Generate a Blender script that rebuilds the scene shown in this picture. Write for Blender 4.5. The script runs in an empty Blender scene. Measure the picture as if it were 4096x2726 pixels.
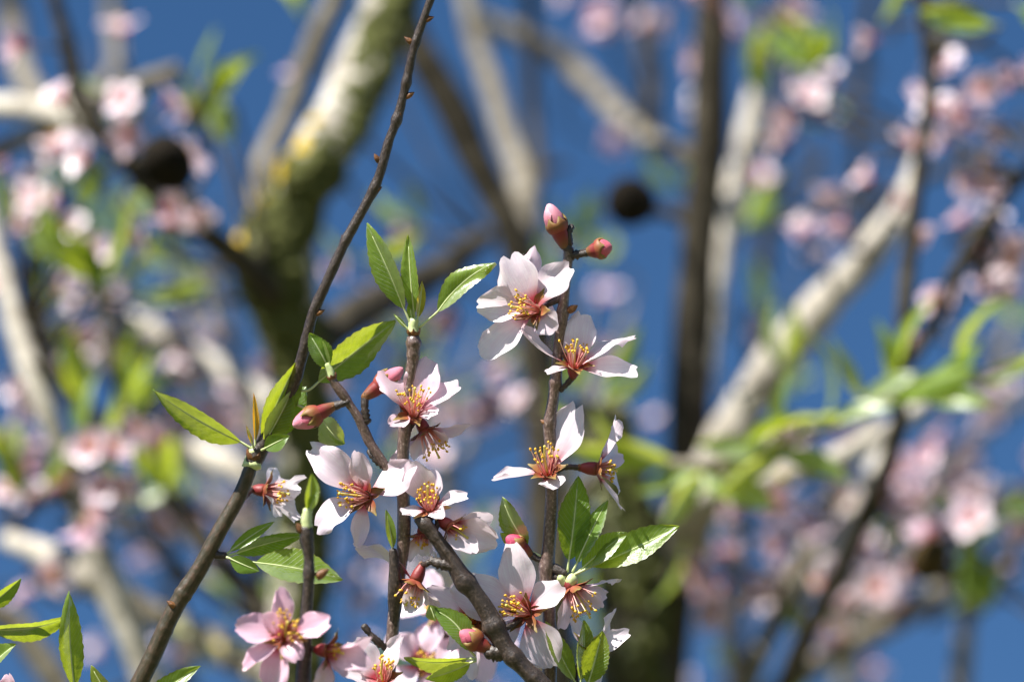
import bpy, math, random
import numpy as np
from mathutils import Vector, Matrix, Quaternion

# ------------------------------------------------------------------ camera
PITCH = math.radians(28)
CAM = np.array([0.0, 0.0, 1.6])
RIGHT = np.array([1.0, 0, 0])
FWD = np.array([0, math.cos(PITCH), math.sin(PITCH)])
UP = np.array([0, -math.sin(PITCH), math.cos(PITCH)])
FOCUS = 2.0
K = 0.205                              # frame width / distance
PX = 1e-4                              # metres per photo pixel at the focus distance

scene = bpy.context.scene
col = scene.collection
cd = bpy.data.cameras.new('camera')
cam = bpy.data.objects.new('camera', cd)
col.objects.link(cam)
cam.location = CAM
cam.rotation_euler = (math.pi / 2 + PITCH, 0, 0)
cd.sensor_width = 23.5
cd.lens = 23.5 / K
cd.clip_start = 0.05
cd.clip_end = 3000
cd.dof.use_dof = True
cd.dof.focus_distance = FOCUS - 0.002
cd.dof.aperture_fstop = 4.5
scene.camera = cam

# ------------------------------------------------------------------ sky, sun, exposure
SUN_EL, SUN_AZ = math.radians(42), math.radians(-141)      # azimuth from the view direction, negative = left
sdir = np.array([math.cos(SUN_EL) * math.sin(SUN_AZ), math.cos(SUN_EL) * math.cos(SUN_AZ), math.sin(SUN_EL)])
world = bpy.data.worlds.new('World')
scene.world = world
world.use_nodes = True
wn = world.node_tree.nodes
wl = world.node_tree.links
wn.clear()
sky = wn.new('ShaderNodeTexSky')
sky.sky_type = 'NISHITA'
sky.sun_disc = False
sky.sun_elevation = SUN_EL
sky.sun_rotation = SUN_AZ
sky.altitude = 1200
sky.air_density = 1.0
sky.dust_density = 0.05
sky.ozone_density = 4.0
bg = wn.new('ShaderNodeBackground')
bg.inputs['Strength'].default_value = 0.0505
wo = wn.new('ShaderNodeOutputWorld')
hs = wn.new('ShaderNodeHueSaturation')
hs.inputs['Saturation'].default_value = 1.16
wl.new(sky.outputs[0], hs.inputs['Color'])
wl.new(hs.outputs[0], bg.inputs[0])
wl.new(bg.outputs[0], wo.inputs[0])
sl = bpy.data.lights.new('sun', 'SUN')
sl.energy = 5.0
sl.angle = math.radians(0.53)
sl.color = (1.0, 0.965, 0.90)
so = bpy.data.objects.new('sun', sl)
col.objects.link(so)
so.rotation_euler = Vector(sdir).to_track_quat('Z', 'Y').to_euler()
so.location = (-3, -2, 8)
vs = scene.view_settings
vs.view_transform = 'Standard'
vs.look = 'None'
vs.exposure = 1.17
vs.gamma = 1.0
scene.render.engine = 'CYCLES'
scene.cycles.use_denoising = True
scene.cycles.max_bounces = 8
scene.cycles.diffuse_bounces = 4
scene.cycles.transmission_bounces = 6
scene.cycles.sample_clamp_indirect = 6

# ------------------------------------------------------------------ coordinates
def V(x, y, z=0.0):
    """photo-scale point near the focus distance; z = px (0.1 mm) towards the viewer"""
    D = FOCUS - z * PX
    return CAM + D * (FWD + RIGHT * ((x - 2048) / 4096 * K) + UP * ((1363 - y) / 4096 * K))

def BW(x, y, D):
    """the same for the boughs behind: x, y on a 2356 wide sheet, D = distance in metres"""
    s = 4096 / 2356
    return CAM + D * (FWD + RIGHT * ((x * s - 2048) / 4096 * K) + UP * ((1363 - y * s) / 4096 * K))

def CV(v):
    """direction right / up / towards the viewer"""
    return RIGHT * v[0] + UP * v[1] - FWD * v[2]

def nrm(v):
    v = np.asarray(v, float)
    return v / max(1e-12, np.linalg.norm(v))

rng = np.random.default_rng(11)

# ------------------------------------------------------------------ materials
def newmat(name):
    m = bpy.data.materials.new(name)
    m.use_nodes = True
    m.node_tree.nodes.clear()
    return m, m.node_tree.nodes, m.node_tree.links

def ramp(n, l, fac, stops):
    r = n.new('ShaderNodeValToRGB')
    e = r.color_ramp.elements
    while len(e) < len(stops):
        e.new(0.5)
    for el, (p, c) in zip(e, stops):
        el.position = p
        el.color = (*c, 1) if len(c) == 3 else c
    if fac is not None:
        l.new(fac, r.inputs[0])
    return r

def noise(n, l, scale, detail=3, coord='Object', rough=0.55, vec=None):
    t = n.new('ShaderNodeTexNoise')
    t.inputs['Scale'].default_value = scale
    t.inputs['Detail'].default_value = detail
    t.inputs['Roughness'].default_value = rough
    if vec is None:
        tc = n.new('ShaderNodeTexCoord')
        vec = tc.outputs[coord]
    l.new(vec, t.inputs['Vector'])
    return t

def mixc(n, l, a, b, fac, mode='MIX'):
    m = n.new('ShaderNodeMix')
    m.data_type = 'RGBA'
    m.blend_type = mode
    for sock, val in ((m.inputs[6], a), (m.inputs[7], b)):
        if isinstance(val, tuple):
            sock.default_value = (*val, 1)
        else:
            l.new(val, sock)
    if isinstance(fac, (int, float)):
        m.inputs[0].default_value = fac
    else:
        l.new(fac, m.inputs[0])
    return m.outputs[2]

def math_(n, l, op, a, b=None):
    m = n.new('ShaderNodeMath')
    m.operation = op
    for sock, val in ((m.inputs[0], a), (m.inputs[1], b)):
        if val is None:
            continue
        if isinstance(val, (int, float)):
            sock.default_value = val
        else:
            l.new(val, sock)
    return m.outputs[0]

def sheet_shader(n, l, dif, tra, mixv, rough, gloss, bump=None):
    """thin sheet: diffuse + light coming through + a soft sheen"""
    d = n.new('ShaderNodeBsdfDiffuse')
    t = n.new('ShaderNodeBsdfTranslucent')
    g = n.new('ShaderNodeBsdfGlossy')
    g.inputs['Roughness'].default_value = rough
    l.new(dif, d.inputs[0])
    l.new(tra, t.inputs[0])
    m = n.new('ShaderNodeMixShader')
    m.inputs[0].default_value = mixv
    l.new(d.outputs[0], m.inputs[1])
    l.new(t.outputs[0], m.inputs[2])
    f = n.new('ShaderNodeFresnel')
    f.inputs[0].default_value = 1.42
    k = math_(n, l, 'MULTIPLY', f.outputs[0], gloss)
    m2 = n.new('ShaderNodeMixShader')
    l.new(k, m2.inputs[0])
    l.new(m.outputs[0], m2.inputs[1])
    l.new(g.outputs[0], m2.inputs[2])
    if bump is not None:
        for s in (d, t, g, f):
            l.new(bump, s.inputs['Normal'])
    o = n.new('ShaderNodeOutputMaterial')
    l.new(m2.outputs[0], o.inputs[0])

def bump_(n, l, h, strength, dist):
    b = n.new('ShaderNodeBump')
    b.inputs['Strength'].default_value = strength
    b.inputs['Distance'].default_value = dist
    l.new(h, b.inputs['Height'])
    return b.outputs[0]

def petal_mat():
    m, n, l = newmat('petal')
    uv = n.new('ShaderNodeUVMap')
    sp = n.new('ShaderNodeSeparateXYZ')
    l.new(uv.outputs[0], sp.inputs[0])
    oi = n.new('ShaderNodeObjectInfo')
    r = ramp(n, l, sp.outputs[0], [(0.0, (0.58, 0.03, 0.05)), (0.14, (0.70, 0.12, 0.16)), (0.32, (0.90, 0.75, 0.79)), (0.60, (0.93, 0.85, 0.88)), (1.0, (0.92, 0.82, 0.86))])
    # fine veins running along the petal
    mp = n.new('ShaderNodeMapping')
    mp.inputs['Scale'].default_value = (1.2, 17, 1)
    l.new(uv.outputs[0], mp.inputs[0])
    v = noise(n, l, 2.0, 3, vec=mp.outputs[0])
    vr = ramp(n, l, v.outputs[0], [(0.35, (0.93, 0.84, 0.90)), (0.6, (1, 1, 1))])
    c = mixc(n, l, r.outputs[0], vr.outputs[0], 0.8, 'MULTIPLY')
    b2 = noise(n, l, 150, 2)
    br = ramp(n, l, b2.outputs[0], [(0.3, (0.93, 0.86, 0.91)), (0.65, (1, 1, 1))])
    c = mixc(n, l, c, br.outputs[0], 0.7, 'MULTIPLY')
    c = mixc(n, l, c, oi.outputs['Color'], 1.0, 'MULTIPLY')
    b3 = noise(n, l, 420, 3)
    hh = math_(n, l, 'ADD', math_(n, l, 'MULTIPLY', b3.outputs[0], 0.5), v.outputs[0])
    bp = bump_(n, l, hh, 0.35, 0.0006)
    sheet_shader(n, l, c, c, 0.46, 0.5, 0.35, bp)
    return m

def leaf_mat(name, dif, tra, edge):
    m, n, l = newmat(name)
    uv = n.new('ShaderNodeUVMap')
    sp = n.new('ShaderNodeSeparateXYZ')
    l.new(uv.outputs[0], sp.inputs[0])
    oi = n.new('ShaderNodeObjectInfo')
    a = math_(n, l, 'ABSOLUTE', sp.outputs[1])
    # side veins slanting towards the tip
    ph = math_(n, l, 'SUBTRACT', math_(n, l, 'MULTIPLY', sp.outputs[0], 15.0), math_(n, l, 'MULTIPLY', a, 3.2))
    si = math_(n, l, 'ABSOLUTE', math_(n, l, 'SINE', math_(n, l, 'MULTIPLY', ph, 3.1416)))
    vein = ramp(n, l, si, [(0.0, (1, 1, 1)), (0.10, (0, 0, 0))])
    mid = ramp(n, l, a, [(0.0, (1, 1, 1)), (0.06, (1, 1, 1)), (0.12, (0, 0, 0))])
    ed = ramp(n, l, a, [(0.86, (0, 0, 0)), (1.0, (1, 1, 1))])
    nz = noise(n, l, 260, 4)
    nr = ramp(n, l, nz.outputs[0], [(0.3, (0.72, 0.75, 0.6)), (0.7, (1.1, 1.08, 1.0))])
    outs = []
    for c0, k in ((dif, 1.0), (tra, 1.0)):
        c = mixc(n, l, c0, tuple(min(1, x * 1.5 + 0.05) for x in c0), math_(n, l, 'MULTIPLY', vein.outputs[0], 0.22))
        c = mixc(n, l, c, (0.42, 0.52, 0.20), math_(n, l, 'MULTIPLY', mid.outputs[0], 0.7))
        c = mixc(n, l, c, edge, math_(n, l, 'MULTIPLY', ed.outputs[0], 0.45))
        c = mixc(n, l, c, nr.outputs[0], 0.8, 'MULTIPLY')
        c = mixc(n, l, c, oi.outputs['Color'], 1.0, 'MULTIPLY')
        outs.append(c)
    h = math_(n, l, 'SUBTRACT', nz.outputs[0], math_(n, l, 'MULTIPLY', vein.outputs[0], 0.35))
    bp = bump_(n, l, h, 0.6, 0.0007)
    sheet_shader(n, l, outs[0], outs[1], 0.5, 0.36, 0.26, bp)
    return m

def solid_mat(name, stops, scale, rough, bump=0.4, dist=0.0006, spec=0.4, stretch=None, tint=False, uvgrad=None, sss=0.0):
    m, n, l = newmat(name)
    tc = n.new('ShaderNodeTexCoord')
    vec = tc.outputs['Object']
    if stretch is not None:
        uv = n.new('ShaderNodeUVMap')
        mp = n.new('ShaderNodeMapping')
        mp.inputs['Scale'].default_value = stretch
        l.new(uv.outputs[0], mp.inputs[0])
        vec = mp.outputs[0]
    nz = noise(n, l, scale, 5, vec=vec, rough=0.62)
    c = ramp(n, l, nz.outputs[0], stops).outputs[0]
    if uvgrad is not None:
        uv2 = n.new('ShaderNodeUVMap')
        sp = n.new('ShaderNodeSeparateXYZ')
        l.new(uv2.outputs[0], sp.inputs[0])
        wob = math_(n, l, 'ADD', sp.outputs[0], math_(n, l, 'MULTIPLY', math_(n, l, 'SUBTRACT', nz.outputs[0], 0.5), 0.5))
        g = ramp(n, l, wob, uvgrad)
        c = mixc(n, l, c, g.outputs[0], 0.75)
    if tint:
        oi = n.new('ShaderNodeObjectInfo')
        c = mixc(n, l, c, oi.outputs['Color'], 1.0, 'MULTIPLY')
    b = n.new('ShaderNodeBsdfPrincipled')
    l.new(c, b.inputs['Base Color'])
    b.inputs['Roughness'].default_value = rough
    b.inputs['Specular IOR Level'].default_value = spec
    if sss:
        b.inputs['Subsurface Weight'].default_value = sss
        b.inputs['Subsurface Radius'].default_value = (0.003, 0.0012, 0.0008)
        b.inputs['Subsurface Scale'].default_value = 1.0
    l.new(bump_(n, l, nz.outputs[0], bump, dist), b.inputs['Normal'])
    o = n.new('ShaderNodeOutputMaterial')
    l.new(b.outputs[0], o.inputs[0])
    return m

M = {}
M['petal'] = petal_mat()
M['leaf'] = leaf_mat('leaf', (0.190, 0.290, 0.065), (0.60, 0.70, 0.035), (0.30, 0.26, 0.06))
M['sepal'] = solid_mat('sepal', [(0.3, (0.18, 0.04, 0.02)), (0.7, (0.24, 0.17, 0.04))], 260, 0.55, sss=0.0,
                       uvgrad=[(0.0, (0.28, 0.025, 0.03)), (0.45, (0.22, 0.075, 0.025)), (1.0, (0.21, 0.19, 0.05))])
M['calyx'] = solid_mat('calyx', [(0.3, (0.15, 0.015, 0.02)), (0.7, (0.24, 0.06, 0.03))], 300, 0.5,
                       uvgrad=[(0.0, (0.15, 0.10, 0.03)), (0.45, (0.20, 0.018, 0.022)), (1.0, (0.22, 0.03, 0.03))])
M['throat'] = solid_mat('throat', [(0.3, (0.62, 0.10, 0.02)), (0.7, (0.72, 0.20, 0.02))], 300, 0.4)
M['filament'] = solid_mat('filament', [(0.3, (0.80, 0.42, 0.46)), (0.7, (0.86, 0.62, 0.58))], 200, 0.5, bump=0.0,
                          uvgrad=[(0.1, (0.60, 0.06, 0.04)), (0.55, (0.80, 0.33, 0.30)), (1.0, (0.86, 0.66, 0.52))])
M['anther'] = solid_mat('anther', [(0.3, (0.60, 0.30, 0.02)), (0.7, (0.80, 0.52, 0.05))], 500, 0.6, bump=0.2)
M['pistil'] = solid_mat('pistil', [(0.3, (0.62, 0.48, 0.08)), (0.7, (0.72, 0.60, 0.16))], 300, 0.5, bump=0.1)
M['bud_petal'] = solid_mat('bud_petal', [(0.3, (0.52, 0.13, 0.20)), (0.7, (0.68, 0.33, 0.40))], 220, 0.5, tint=True,
                           stretch=(1.5, 9, 1), uvgrad=[(0.0, (0.50, 0.08, 0.15)), (0.7, (0.66, 0.30, 0.37)), (1.0, (0.70, 0.48, 0.53))])
M['twig'] = solid_mat('twig_bark', [(0.25, (0.030, 0.018, 0.015)), (0.42, (0.09, 0.056, 0.046)), (0.58, (0.16, 0.105, 0.09)), (0.70, (0.40, 0.33, 0.28))],
                      1.0, 0.34, bump=0.4, dist=0.0005, spec=0.7, stretch=(7, 16, 1))
M['twig_dark'] = solid_mat('dark_twig_bark', [(0.28, (0.015, 0.010, 0.008)), (0.5, (0.034, 0.022, 0.017)), (0.68, (0.095, 0.067, 0.052)), (0.8, (0.3, 0.25, 0.2))],
                           1.0, 0.42, bump=0.6, dist=0.0007, spec=0.55, stretch=(6, 16, 1))
M['twig_green'] = solid_mat('greenish_twig_bark', [(0.28, (0.022, 0.020, 0.008)), (0.5, (0.048, 0.036, 0.018)), (0.75, (0.12, 0.065, 0.045))],
                            1.0, 0.45, bump=0.5, dist=0.0006, spec=0.5, stretch=(3, 11, 1))
M['scale'] = solid_mat('bud_scale', [(0.3, (0.05, 0.022, 0.010)), (0.6, (0.22, 0.09, 0.03)), (0.78, (0.45, 0.25, 0.10))], 420, 0.5, bump=0.8)
M['shoot'] = solid_mat('pale_shoot', [(0.3, (0.42, 0.50, 0.20)), (0.7, (0.62, 0.66, 0.36))], 260, 0.45, bump=0.2)
M['pale'] = solid_mat('pale_bough_bark', [(0.25, (0.14, 0.12, 0.09)), (0.48, (0.42, 0.38, 0.32)), (0.72, (0.62, 0.58, 0.50))], 45, 0.85, bump=0.9, dist=0.006, spec=0.2)  # raised so the colour itself carries sunlight on the lit limbs
M['grey'] = solid_mat('grey_bough_bark', [(0.25, (0.07, 0.058, 0.04)), (0.5, (0.19, 0.165, 0.125)), (0.78, (0.36, 0.33, 0.27))], 45, 0.85, bump=0.9, dist=0.006, spec=0.2)
M['dark'] = solid_mat('dark_bough_bark', [(0.25, (0.018, 0.015, 0.010)), (0.55, (0.052, 0.043, 0.029)), (0.8, (0.13, 0.11, 0.08))], 45, 0.85, bump=0.9, dist=0.006, spec=0.2)  # lowered so the colour also carries the shade of backlit branches
M['moss'] = solid_mat('moss', [(0.3, (0.035, 0.042, 0.012)), (0.7, (0.12, 0.125, 0.045))], 120, 0.95, bump=0.8, spec=0.1)
M['lichen_grey'] = solid_mat('grey_lichen', [(0.3, (0.26, 0.27, 0.14)), (0.7, (0.46, 0.46, 0.28))], 120, 0.9, bump=0.8, spec=0.1)
M['lichen_yellow'] = solid_mat('yellow_lichen', [(0.3, (0.42, 0.27, 0.02)), (0.7, (0.66, 0.48, 0.05))], 120, 0.9, bump=0.8, spec=0.1)
M['husk'] = solid_mat('dried_husk', [(0.3, (0.006, 0.005, 0.004)), (0.7, (0.022, 0.017, 0.012))], 160, 0.95, bump=1.0, dist=0.002, spec=0.1)
M['brown_husk'] = solid_mat('brown_husk', [(0.3, (0.025, 0.018, 0.008)), (0.7, (0.10, 0.065, 0.025))], 160, 0.95, bump=1.0, dist=0.002, spec=0.1)
M['ground'] = solid_mat('ground', [(0.3, (0.07, 0.085, 0.03)), (0.55, (0.13, 0.125, 0.06)), (0.75, (0.20, 0.17, 0.10))], 1.6, 0.95, bump=0.6, dist=0.05, spec=0.1)

# ------------------------------------------------------------------ mesh helpers
def mk(name, verts, faces, mats, parent=None, uv=None, midx=None, origin=None, smooth=True, tint=None):
    me = bpy.data.meshes.new(name)
    vv = np.asarray(verts, float)
    if origin is not None:
        vv = vv - origin
    me.from_pydata([tuple(p) for p in vv], [], faces)
    if not isinstance(mats, (list, tuple)):
        mats = [mats]
    for m in mats:
        me.materials.append(m)
    if midx is not None:
        me.polygons.foreach_set('material_index', midx)
    if smooth:
        me.polygons.foreach_set('use_smooth', [True] * len(me.polygons))
    if uv is not None:
        L = me.uv_layers.new(name='UVMap')
        li = np.zeros(len(me.loops), int)
        me.loops.foreach_get('vertex_index', li)
        L.data.foreach_set('uv', np.asarray(uv, float)[li].ravel())
    me.update()
    o = bpy.data.objects.new(name, me)
    col.objects.link(o)
    if parent is not None:
        o.parent = parent
    if tint is not None:
        o.color = (*tint, 1)
    return o

class Acc:
    """collects pieces of one mesh"""
    def __init__(s):
        s.v, s.f, s.uv, s.m, s.n = [], [], [], [], 0
    def add(s, v, f, uv, mi=0):
        s.v.append(np.asarray(v, float))
        s.f += [tuple(i + s.n for i in q) for q in f]
        s.uv.append(np.asarray(uv, float))
        s.m += [mi] * len(f)
        s.n += len(v)
    def build(s, name, mats, parent, origin, tint=None):
        return mk(name, np.concatenate(s.v), s.f, mats, parent, np.concatenate(s.uv), s.m, origin, True, tint)

def spline(pts, step):
    """Catmull-Rom through rows of (x, y, z, r), resampled evenly"""
    P = np.asarray(pts, float)
    if len(P) == 2:
        P = np.array([P[0], (P[0] + P[1]) / 2, P[1]])
    Q = np.vstack([2 * P[0] - P[1], P, 2 * P[-1] - P[-2]])
    out = []
    for i in range(1, len(Q) - 2):
        a, b, c, d = Q[i - 1], Q[i], Q[i + 1], Q[i + 2]
        for t in np.linspace(0, 1, 24, endpoint=False):
            out.append(0.5 * (2 * b + (c - a) * t + (2 * a - 5 * b + 4 * c - d) * t * t + (3 * b - a - 3 * c + d) * t ** 3))
    out.append(Q[-2])
    out = np.array(out)
    s = np.concatenate([[0], np.cumsum(np.linalg.norm(np.diff(out[:, :3], axis=0), axis=1))])
    n = max(3, int(s[-1] / step) + 1)
    ss = np.linspace(0, s[-1], n)
    R = np.stack([np.interp(ss, s, out[:, k]) for k in range(4)], 1)
    R[:, 3] = np.maximum(R[:, 3], 1e-5)
    return R, ss

def sweep(R, ss, seg=10, lump=0.06, freq=1.0, cap=True, ring=0.0, ringn=0.0, seed=0):
    """tube along R rows (x, y, z, r) -> verts, faces, uv (u = metres*100, v = 0..1 round)"""
    r0 = np.random.default_rng(seed + 5)
    n = len(R)
    T = np.gradient(R[:, :3], axis=0)
    T /= np.maximum(1e-12, np.linalg.norm(T, axis=1))[:, None]
    h = np.array([0, 0, 1.0]) if abs(T[0][2]) < 0.9 else np.array([1.0, 0, 0])
    N = nrm(np.cross(T[0], h))
    ph = r0.uniform(0, 6.28, 12)
    v, uv, f = [], [], []
    ang = np.linspace(0, 2 * math.pi, seg, endpoint=False)
    rm = max(1e-6, R[:, 3].mean())
    for i in range(n):
        N = nrm(N - T[i] * np.dot(N, T[i]))
        B = np.cross(T[i], N)
        s = ss[i] / rm * freq
        lum = 1 + lump * (np.sin(s * 0.31 + ph[0] + ang) + 0.8 * np.sin(s * 0.73 + ph[1] + 2 * ang) + 0.6 * np.sin(s * 1.37 + ph[2] - ang * 3) + 0.4 * np.sin(s * 2.3 + ph[3] + 4 * ang))
        if ring:
            lum = lum * (1 + ring * (abs(math.sin(ss[i] * ringn)) - 0.5) + 0.5 * ring * r0.uniform(-1, 1))
        rr = R[i, 3] * lum
        v.append(R[i, :3] + np.outer(np.cos(ang) * rr, N) + np.outer(np.sin(ang) * rr, B))
        uv += [(ss[i] * 100, k / seg) for k in range(seg)]
    v = np.concatenate(v)
    for i in range(n - 1):
        for k in range(seg):
            k2 = (k + 1) % seg
            f.append((i * seg + k, i * seg + k2, (i + 1) * seg + k2, (i + 1) * seg + k))
    if cap:
        c0, c1 = len(v), len(v) + 1
        v = np.vstack([v, R[0, :3] - T[0] * R[0, 3] * 0.5, R[-1, :3] + T[-1] * R[-1, 3] * 0.5])
        uv += [(0, 0.5), (ss[-1] * 100, 0.5)]
        for k in range(seg):
            k2 = (k + 1) % seg
            f.append((c0, k2, k))
            f.append((c1, (n - 1) * seg + k, (n - 1) * seg + k2))
    return v, f, uv

def lathe(base, axis, prof, seg=12, wob=0.0, seed=0, squash=1.0):
    """prof = rows of (height along axis, radius), in metres"""
    r0 = np.random.default_rng(seed)
    a = nrm(axis)
    h = np.array([0, 0, 1.0]) if abs(a[2]) < 0.9 else np.array([1.0, 0, 0])
    N = nrm(np.cross(a, h))
    B = np.cross(a, N)
    ang = np.linspace(0, 2 * math.pi, seg, endpoint=False)
    v, uv, f = [], [], []
    p1, p2 = r0.uniform(0, 6.28, 2)
    for i, (z, r) in enumerate(prof):
        rr = r * (1 + wob * (np.sin(5 * ang + p1) * 0.6 + np.sin(2 * ang + p2 + i * 0.4)))
        v.append(np.asarray(base) + a * z + np.outer(np.cos(ang) * rr, N) + np.outer(np.sin(ang) * rr * squash, B))
        uv += [(i / (len(prof) - 1), k / seg) for k in range(seg)]
    for i in range(len(prof) - 1):
        for k in range(seg):
            k2 = (k + 1) % seg
            f.append((i * seg + k, i * seg + k2, (i + 1) * seg + k2, (i + 1) * seg + k))
    return np.concatenate(v), f, uv

def blob(c, r, seed=0, seg=6, axis=(0, 0, 1), stretch=1.0):
    prof = [(-r * stretch, r * 0.05), (-r * 0.7 * stretch, r * 0.7), (0, r), (r * 0.7 * stretch, r * 0.7), (r * stretch, r * 0.05)]
    return lathe(c, axis, prof, seg, 0.15, seed)

def blade(base, tip, nhint, width, bend=0.08, cup=0.15, curl=0.0, roll=0.0, notch=0.06, ruffle=0.03, seed=0,
          nu=14, nv=10, kind='petal', fold=0.0, side=0.0, claw=0.13, twist=0.0):
    """a thin petal, sepal or leaf from base to tip"""
    r0 = np.random.default_rng(seed)
    base, tip = np.asarray(base), np.asarray(tip)
    L = np.linalg.norm(tip - base)
    t = (tip - base) / L
    n = np.asarray(nhint) - t * np.dot(nhint, t)
    if np.linalg.norm(n) < 1e-3:
        n = np.cross(t, [0.3, 0.5, 0.8])
    n = nrm(n)
    ca, sa = math.cos(math.radians(roll)), math.sin(math.radians(roll))
    n = nrm(n * ca + np.cross(t, n) * sa)
    ph = r0.uniform(0, 6.28, 10)
    hw = width / 2
    verts, uv = [], []
    asym = r0.uniform(-0.08, 0.08)
    for i in range(nu + 1):
        s = i / nu
        tw = math.radians(twist) * s
        nn = n * math.cos(tw) + np.cross(t, n) * math.sin(tw)
        b = np.cross(nn, t)
        for j in range(nv + 1):
            v = j / nv * 2 - 1
            if kind == 'petal':
                q = min(1.0, s / 0.56)
                w = claw + (1 - claw) * (q * q * (3 - 2 * q)) ** 0.72
                if s > 0.56:
                    w *= 1 - 0.2 * ((s - 0.56) / 0.44) ** 2
                e = 1 - 0.27 * abs(v) ** 2.3 - notch * math.exp(-((v - asym * 3) / 0.17) ** 2) + 0.018 * math.sin(7 * v + ph[0]) + 0.012 * math.sin(15 * v + ph[1])
                e = 1 + (e - 1) * s ** 1.5
            elif kind == 'sepal':
                w = (0.75 + 0.25 * math.sin(math.pi * min(1, s * 1.2))) * (1 - s ** 3.2 * 0.55)
                e = 1 - 0.32 * abs(v) ** 2 * s ** 2
            else:
                w = (math.sin(math.pi * s ** 0.92) ** 0.78) * (1 - 0.18 * s) if 0 < s < 1 else 0.0
                w = max(w, 0.03 if s < 0.5 else 0.012)
                w *= 1 + (0.05 * math.sin(s * 62 + ph[2]) if abs(v) > 0.95 else 0) + 0.05 * math.sin(s * 9 + ph[3]) * np.sign(v)
                e = 1.0
            wob = ruffle * L * s * (math.sin(3.1 * v + 2.4 * s + ph[4]) * 0.7 + math.sin(5.3 * v - 3 * s + ph[5]) * 0.45 * abs(v) + 0.4 * math.sin(8 * s + ph[6]) * abs(v) + 0.3 * math.sin(11 * s + 5 * v + ph[8]) * abs(v))
            off = bend * 4 * s * (1 - s) * L + cup * hw * w * v * v + fold * hw * w * abs(v) + wob
            k = max(0.0, (s - 0.6) / 0.4)
            off += curl * L * k * k
            al = s * e * L - abs(curl) * L * 0.3 * k * k
            p = base + t * al + b * (v * hw * w + side * 4 * s * (1 - s) * L) + nn * off
            verts.append(p)
            uv.append((s, v if kind == 'leaf' else j / nv))
    f = []
    for i in range(nu):
        for j in range(nv):
            a = i * (nv + 1) + j
            f.append((a, a + 1, a + nv + 2, a + nv + 1))
    return np.array(verts), f, uv

# ------------------------------------------------------------------ things
SEED = [100]
def sd():
    SEED[0] += 1
    return SEED[0]

def thing(name, label, cat, loc, group=None, kind=None):
    o = bpy.data.objects.new(name, None)
    o.empty_display_size = 0.02
    col.objects.link(o)
    o.location = loc
    o['label'] = label
    o['category'] = cat
    if group:
        o['group'] = group
    if kind:
        o['kind'] = kind
    return o

CROTCH = np.array([0.05, 2.9, 1.45])
def extension(root, before, r, big):
    """rows that carry a bough on, out of sight, down to the fork of the trunk"""
    d = nrm(root - before)
    reach = min(0.6, 0.45 * np.linalg.norm(root - CROTCH))
    p1 = root + d * reach * 0.6
    side = np.sign(root[0] - CROTCH[0]) * min(0.5, abs(root[0] - CROTCH[0]))
    p2 = CROTCH + np.array([side * 0.8, (root[1] - CROTCH[1]) * 0.3, 0.22])
    rows = []
    for t in np.linspace(0.12, 1, 12):
        p = (1 - t) ** 3 * root + 3 * (1 - t) ** 2 * t * p1 + 3 * (1 - t) * t * t * p2 + t ** 3 * CROTCH
        rows.append((*p, r + (max(big, r * 1.5) - r) * t))
    return rows

class Branch:
    def __init__(s, name, label, group=None):
        s.name, s.label, s.group = name, label, group
        s.root = None
    def stem(s, rows, mat, step, seg=10, lump=0.06, root_end='last', ext=True, big=0.02, part='stem', nodes=()):
        rows = [tuple(r) for r in rows]
        first = s.root is None
        if first:
            e = np.array(rows[-1][:3]) if root_end == 'last' else np.array(rows[0][:3])
            s.o = thing(s.name, s.label, 'branch', e, s.group)
            s.root = e
        if ext:
            rows = rows + extension(np.array(rows[-1][:3]), np.array(rows[-2][:3]), rows[-1][3], big)
        R, ss = spline(rows, step)
        for (px, amt, wid) in nodes:
            d = np.linalg.norm(R[:, :3] - px, axis=1)
            R[:, 3] *= 1 + amt * np.exp(-(d / wid) ** 2)
        if step < .003:
            rk = np.random.default_rng(sd())
            for _ in range(int(ss[-1] / .016)):
                c0 = rk.uniform(0, ss[-1])
                R[:, 3] *= 1 + rk.uniform(.03, .09) * np.exp(-((ss - c0) / rk.uniform(.0005, .0014)) ** 2)
        s.R = R if first else np.vstack([s.R, R])
        v, f, uv = sweep(R, ss, seg, lump, seed=sd())
        return mk(part, v, f, mat, s.o, uv, None, s.root)
    def near(s, p):
        d = np.linalg.norm(s.R[:, :3] - p, axis=1)
        return s.R[d.argmin()]

def spur(br, a, b, r0, r1, mat=None, ring=0.25, name='spur'):
    """stubby ringed side shoot from a to b"""
    a, b = np.asarray(a), np.asarray(b)
    mid = (a + b) / 2 + rng.normal(0, 0.0006, 3)
    R, ss = spline([(*a, r0), (*mid, (r0 + r1) / 2), (*b, r1)], 0.0009)
    v, f, uv = sweep(R, ss, 9, 0.08, ring=ring, ringn=1700, seed=sd())
    return mk(name, v, f, mat or M['twig_dark'], br.o, uv, None, br.root)

def scales(br, parent, c, axis, r, n=5):
    """papery brown bud scales round the foot of a bud or flower"""
    a = nrm(axis)
    u = nrm(np.cross(a, [0.3, 0.2, 0.9]))
    w = np.cross(a, u)
    for k in range(n):
        th = 2 * math.pi * k / n + rng.uniform(-.3, .3)
        d = u * math.cos(th) + w * math.sin(th)
        b0 = c + d * r * 0.75 - a * r * 0.6
        tp = c + d * r * rng.uniform(1.15, 1.5) + a * r * rng.uniform(0.7, 1.3)
        v, f, uv = blade(b0, tp, -d, r * 1.5, bend=-0.1, cup=0.5, kind='sepal', nu=5, nv=4, seed=sd(), ruffle=0.05)
        mk('bud_scale', v, f, M['scale'], parent, uv, None, br.root)

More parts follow.
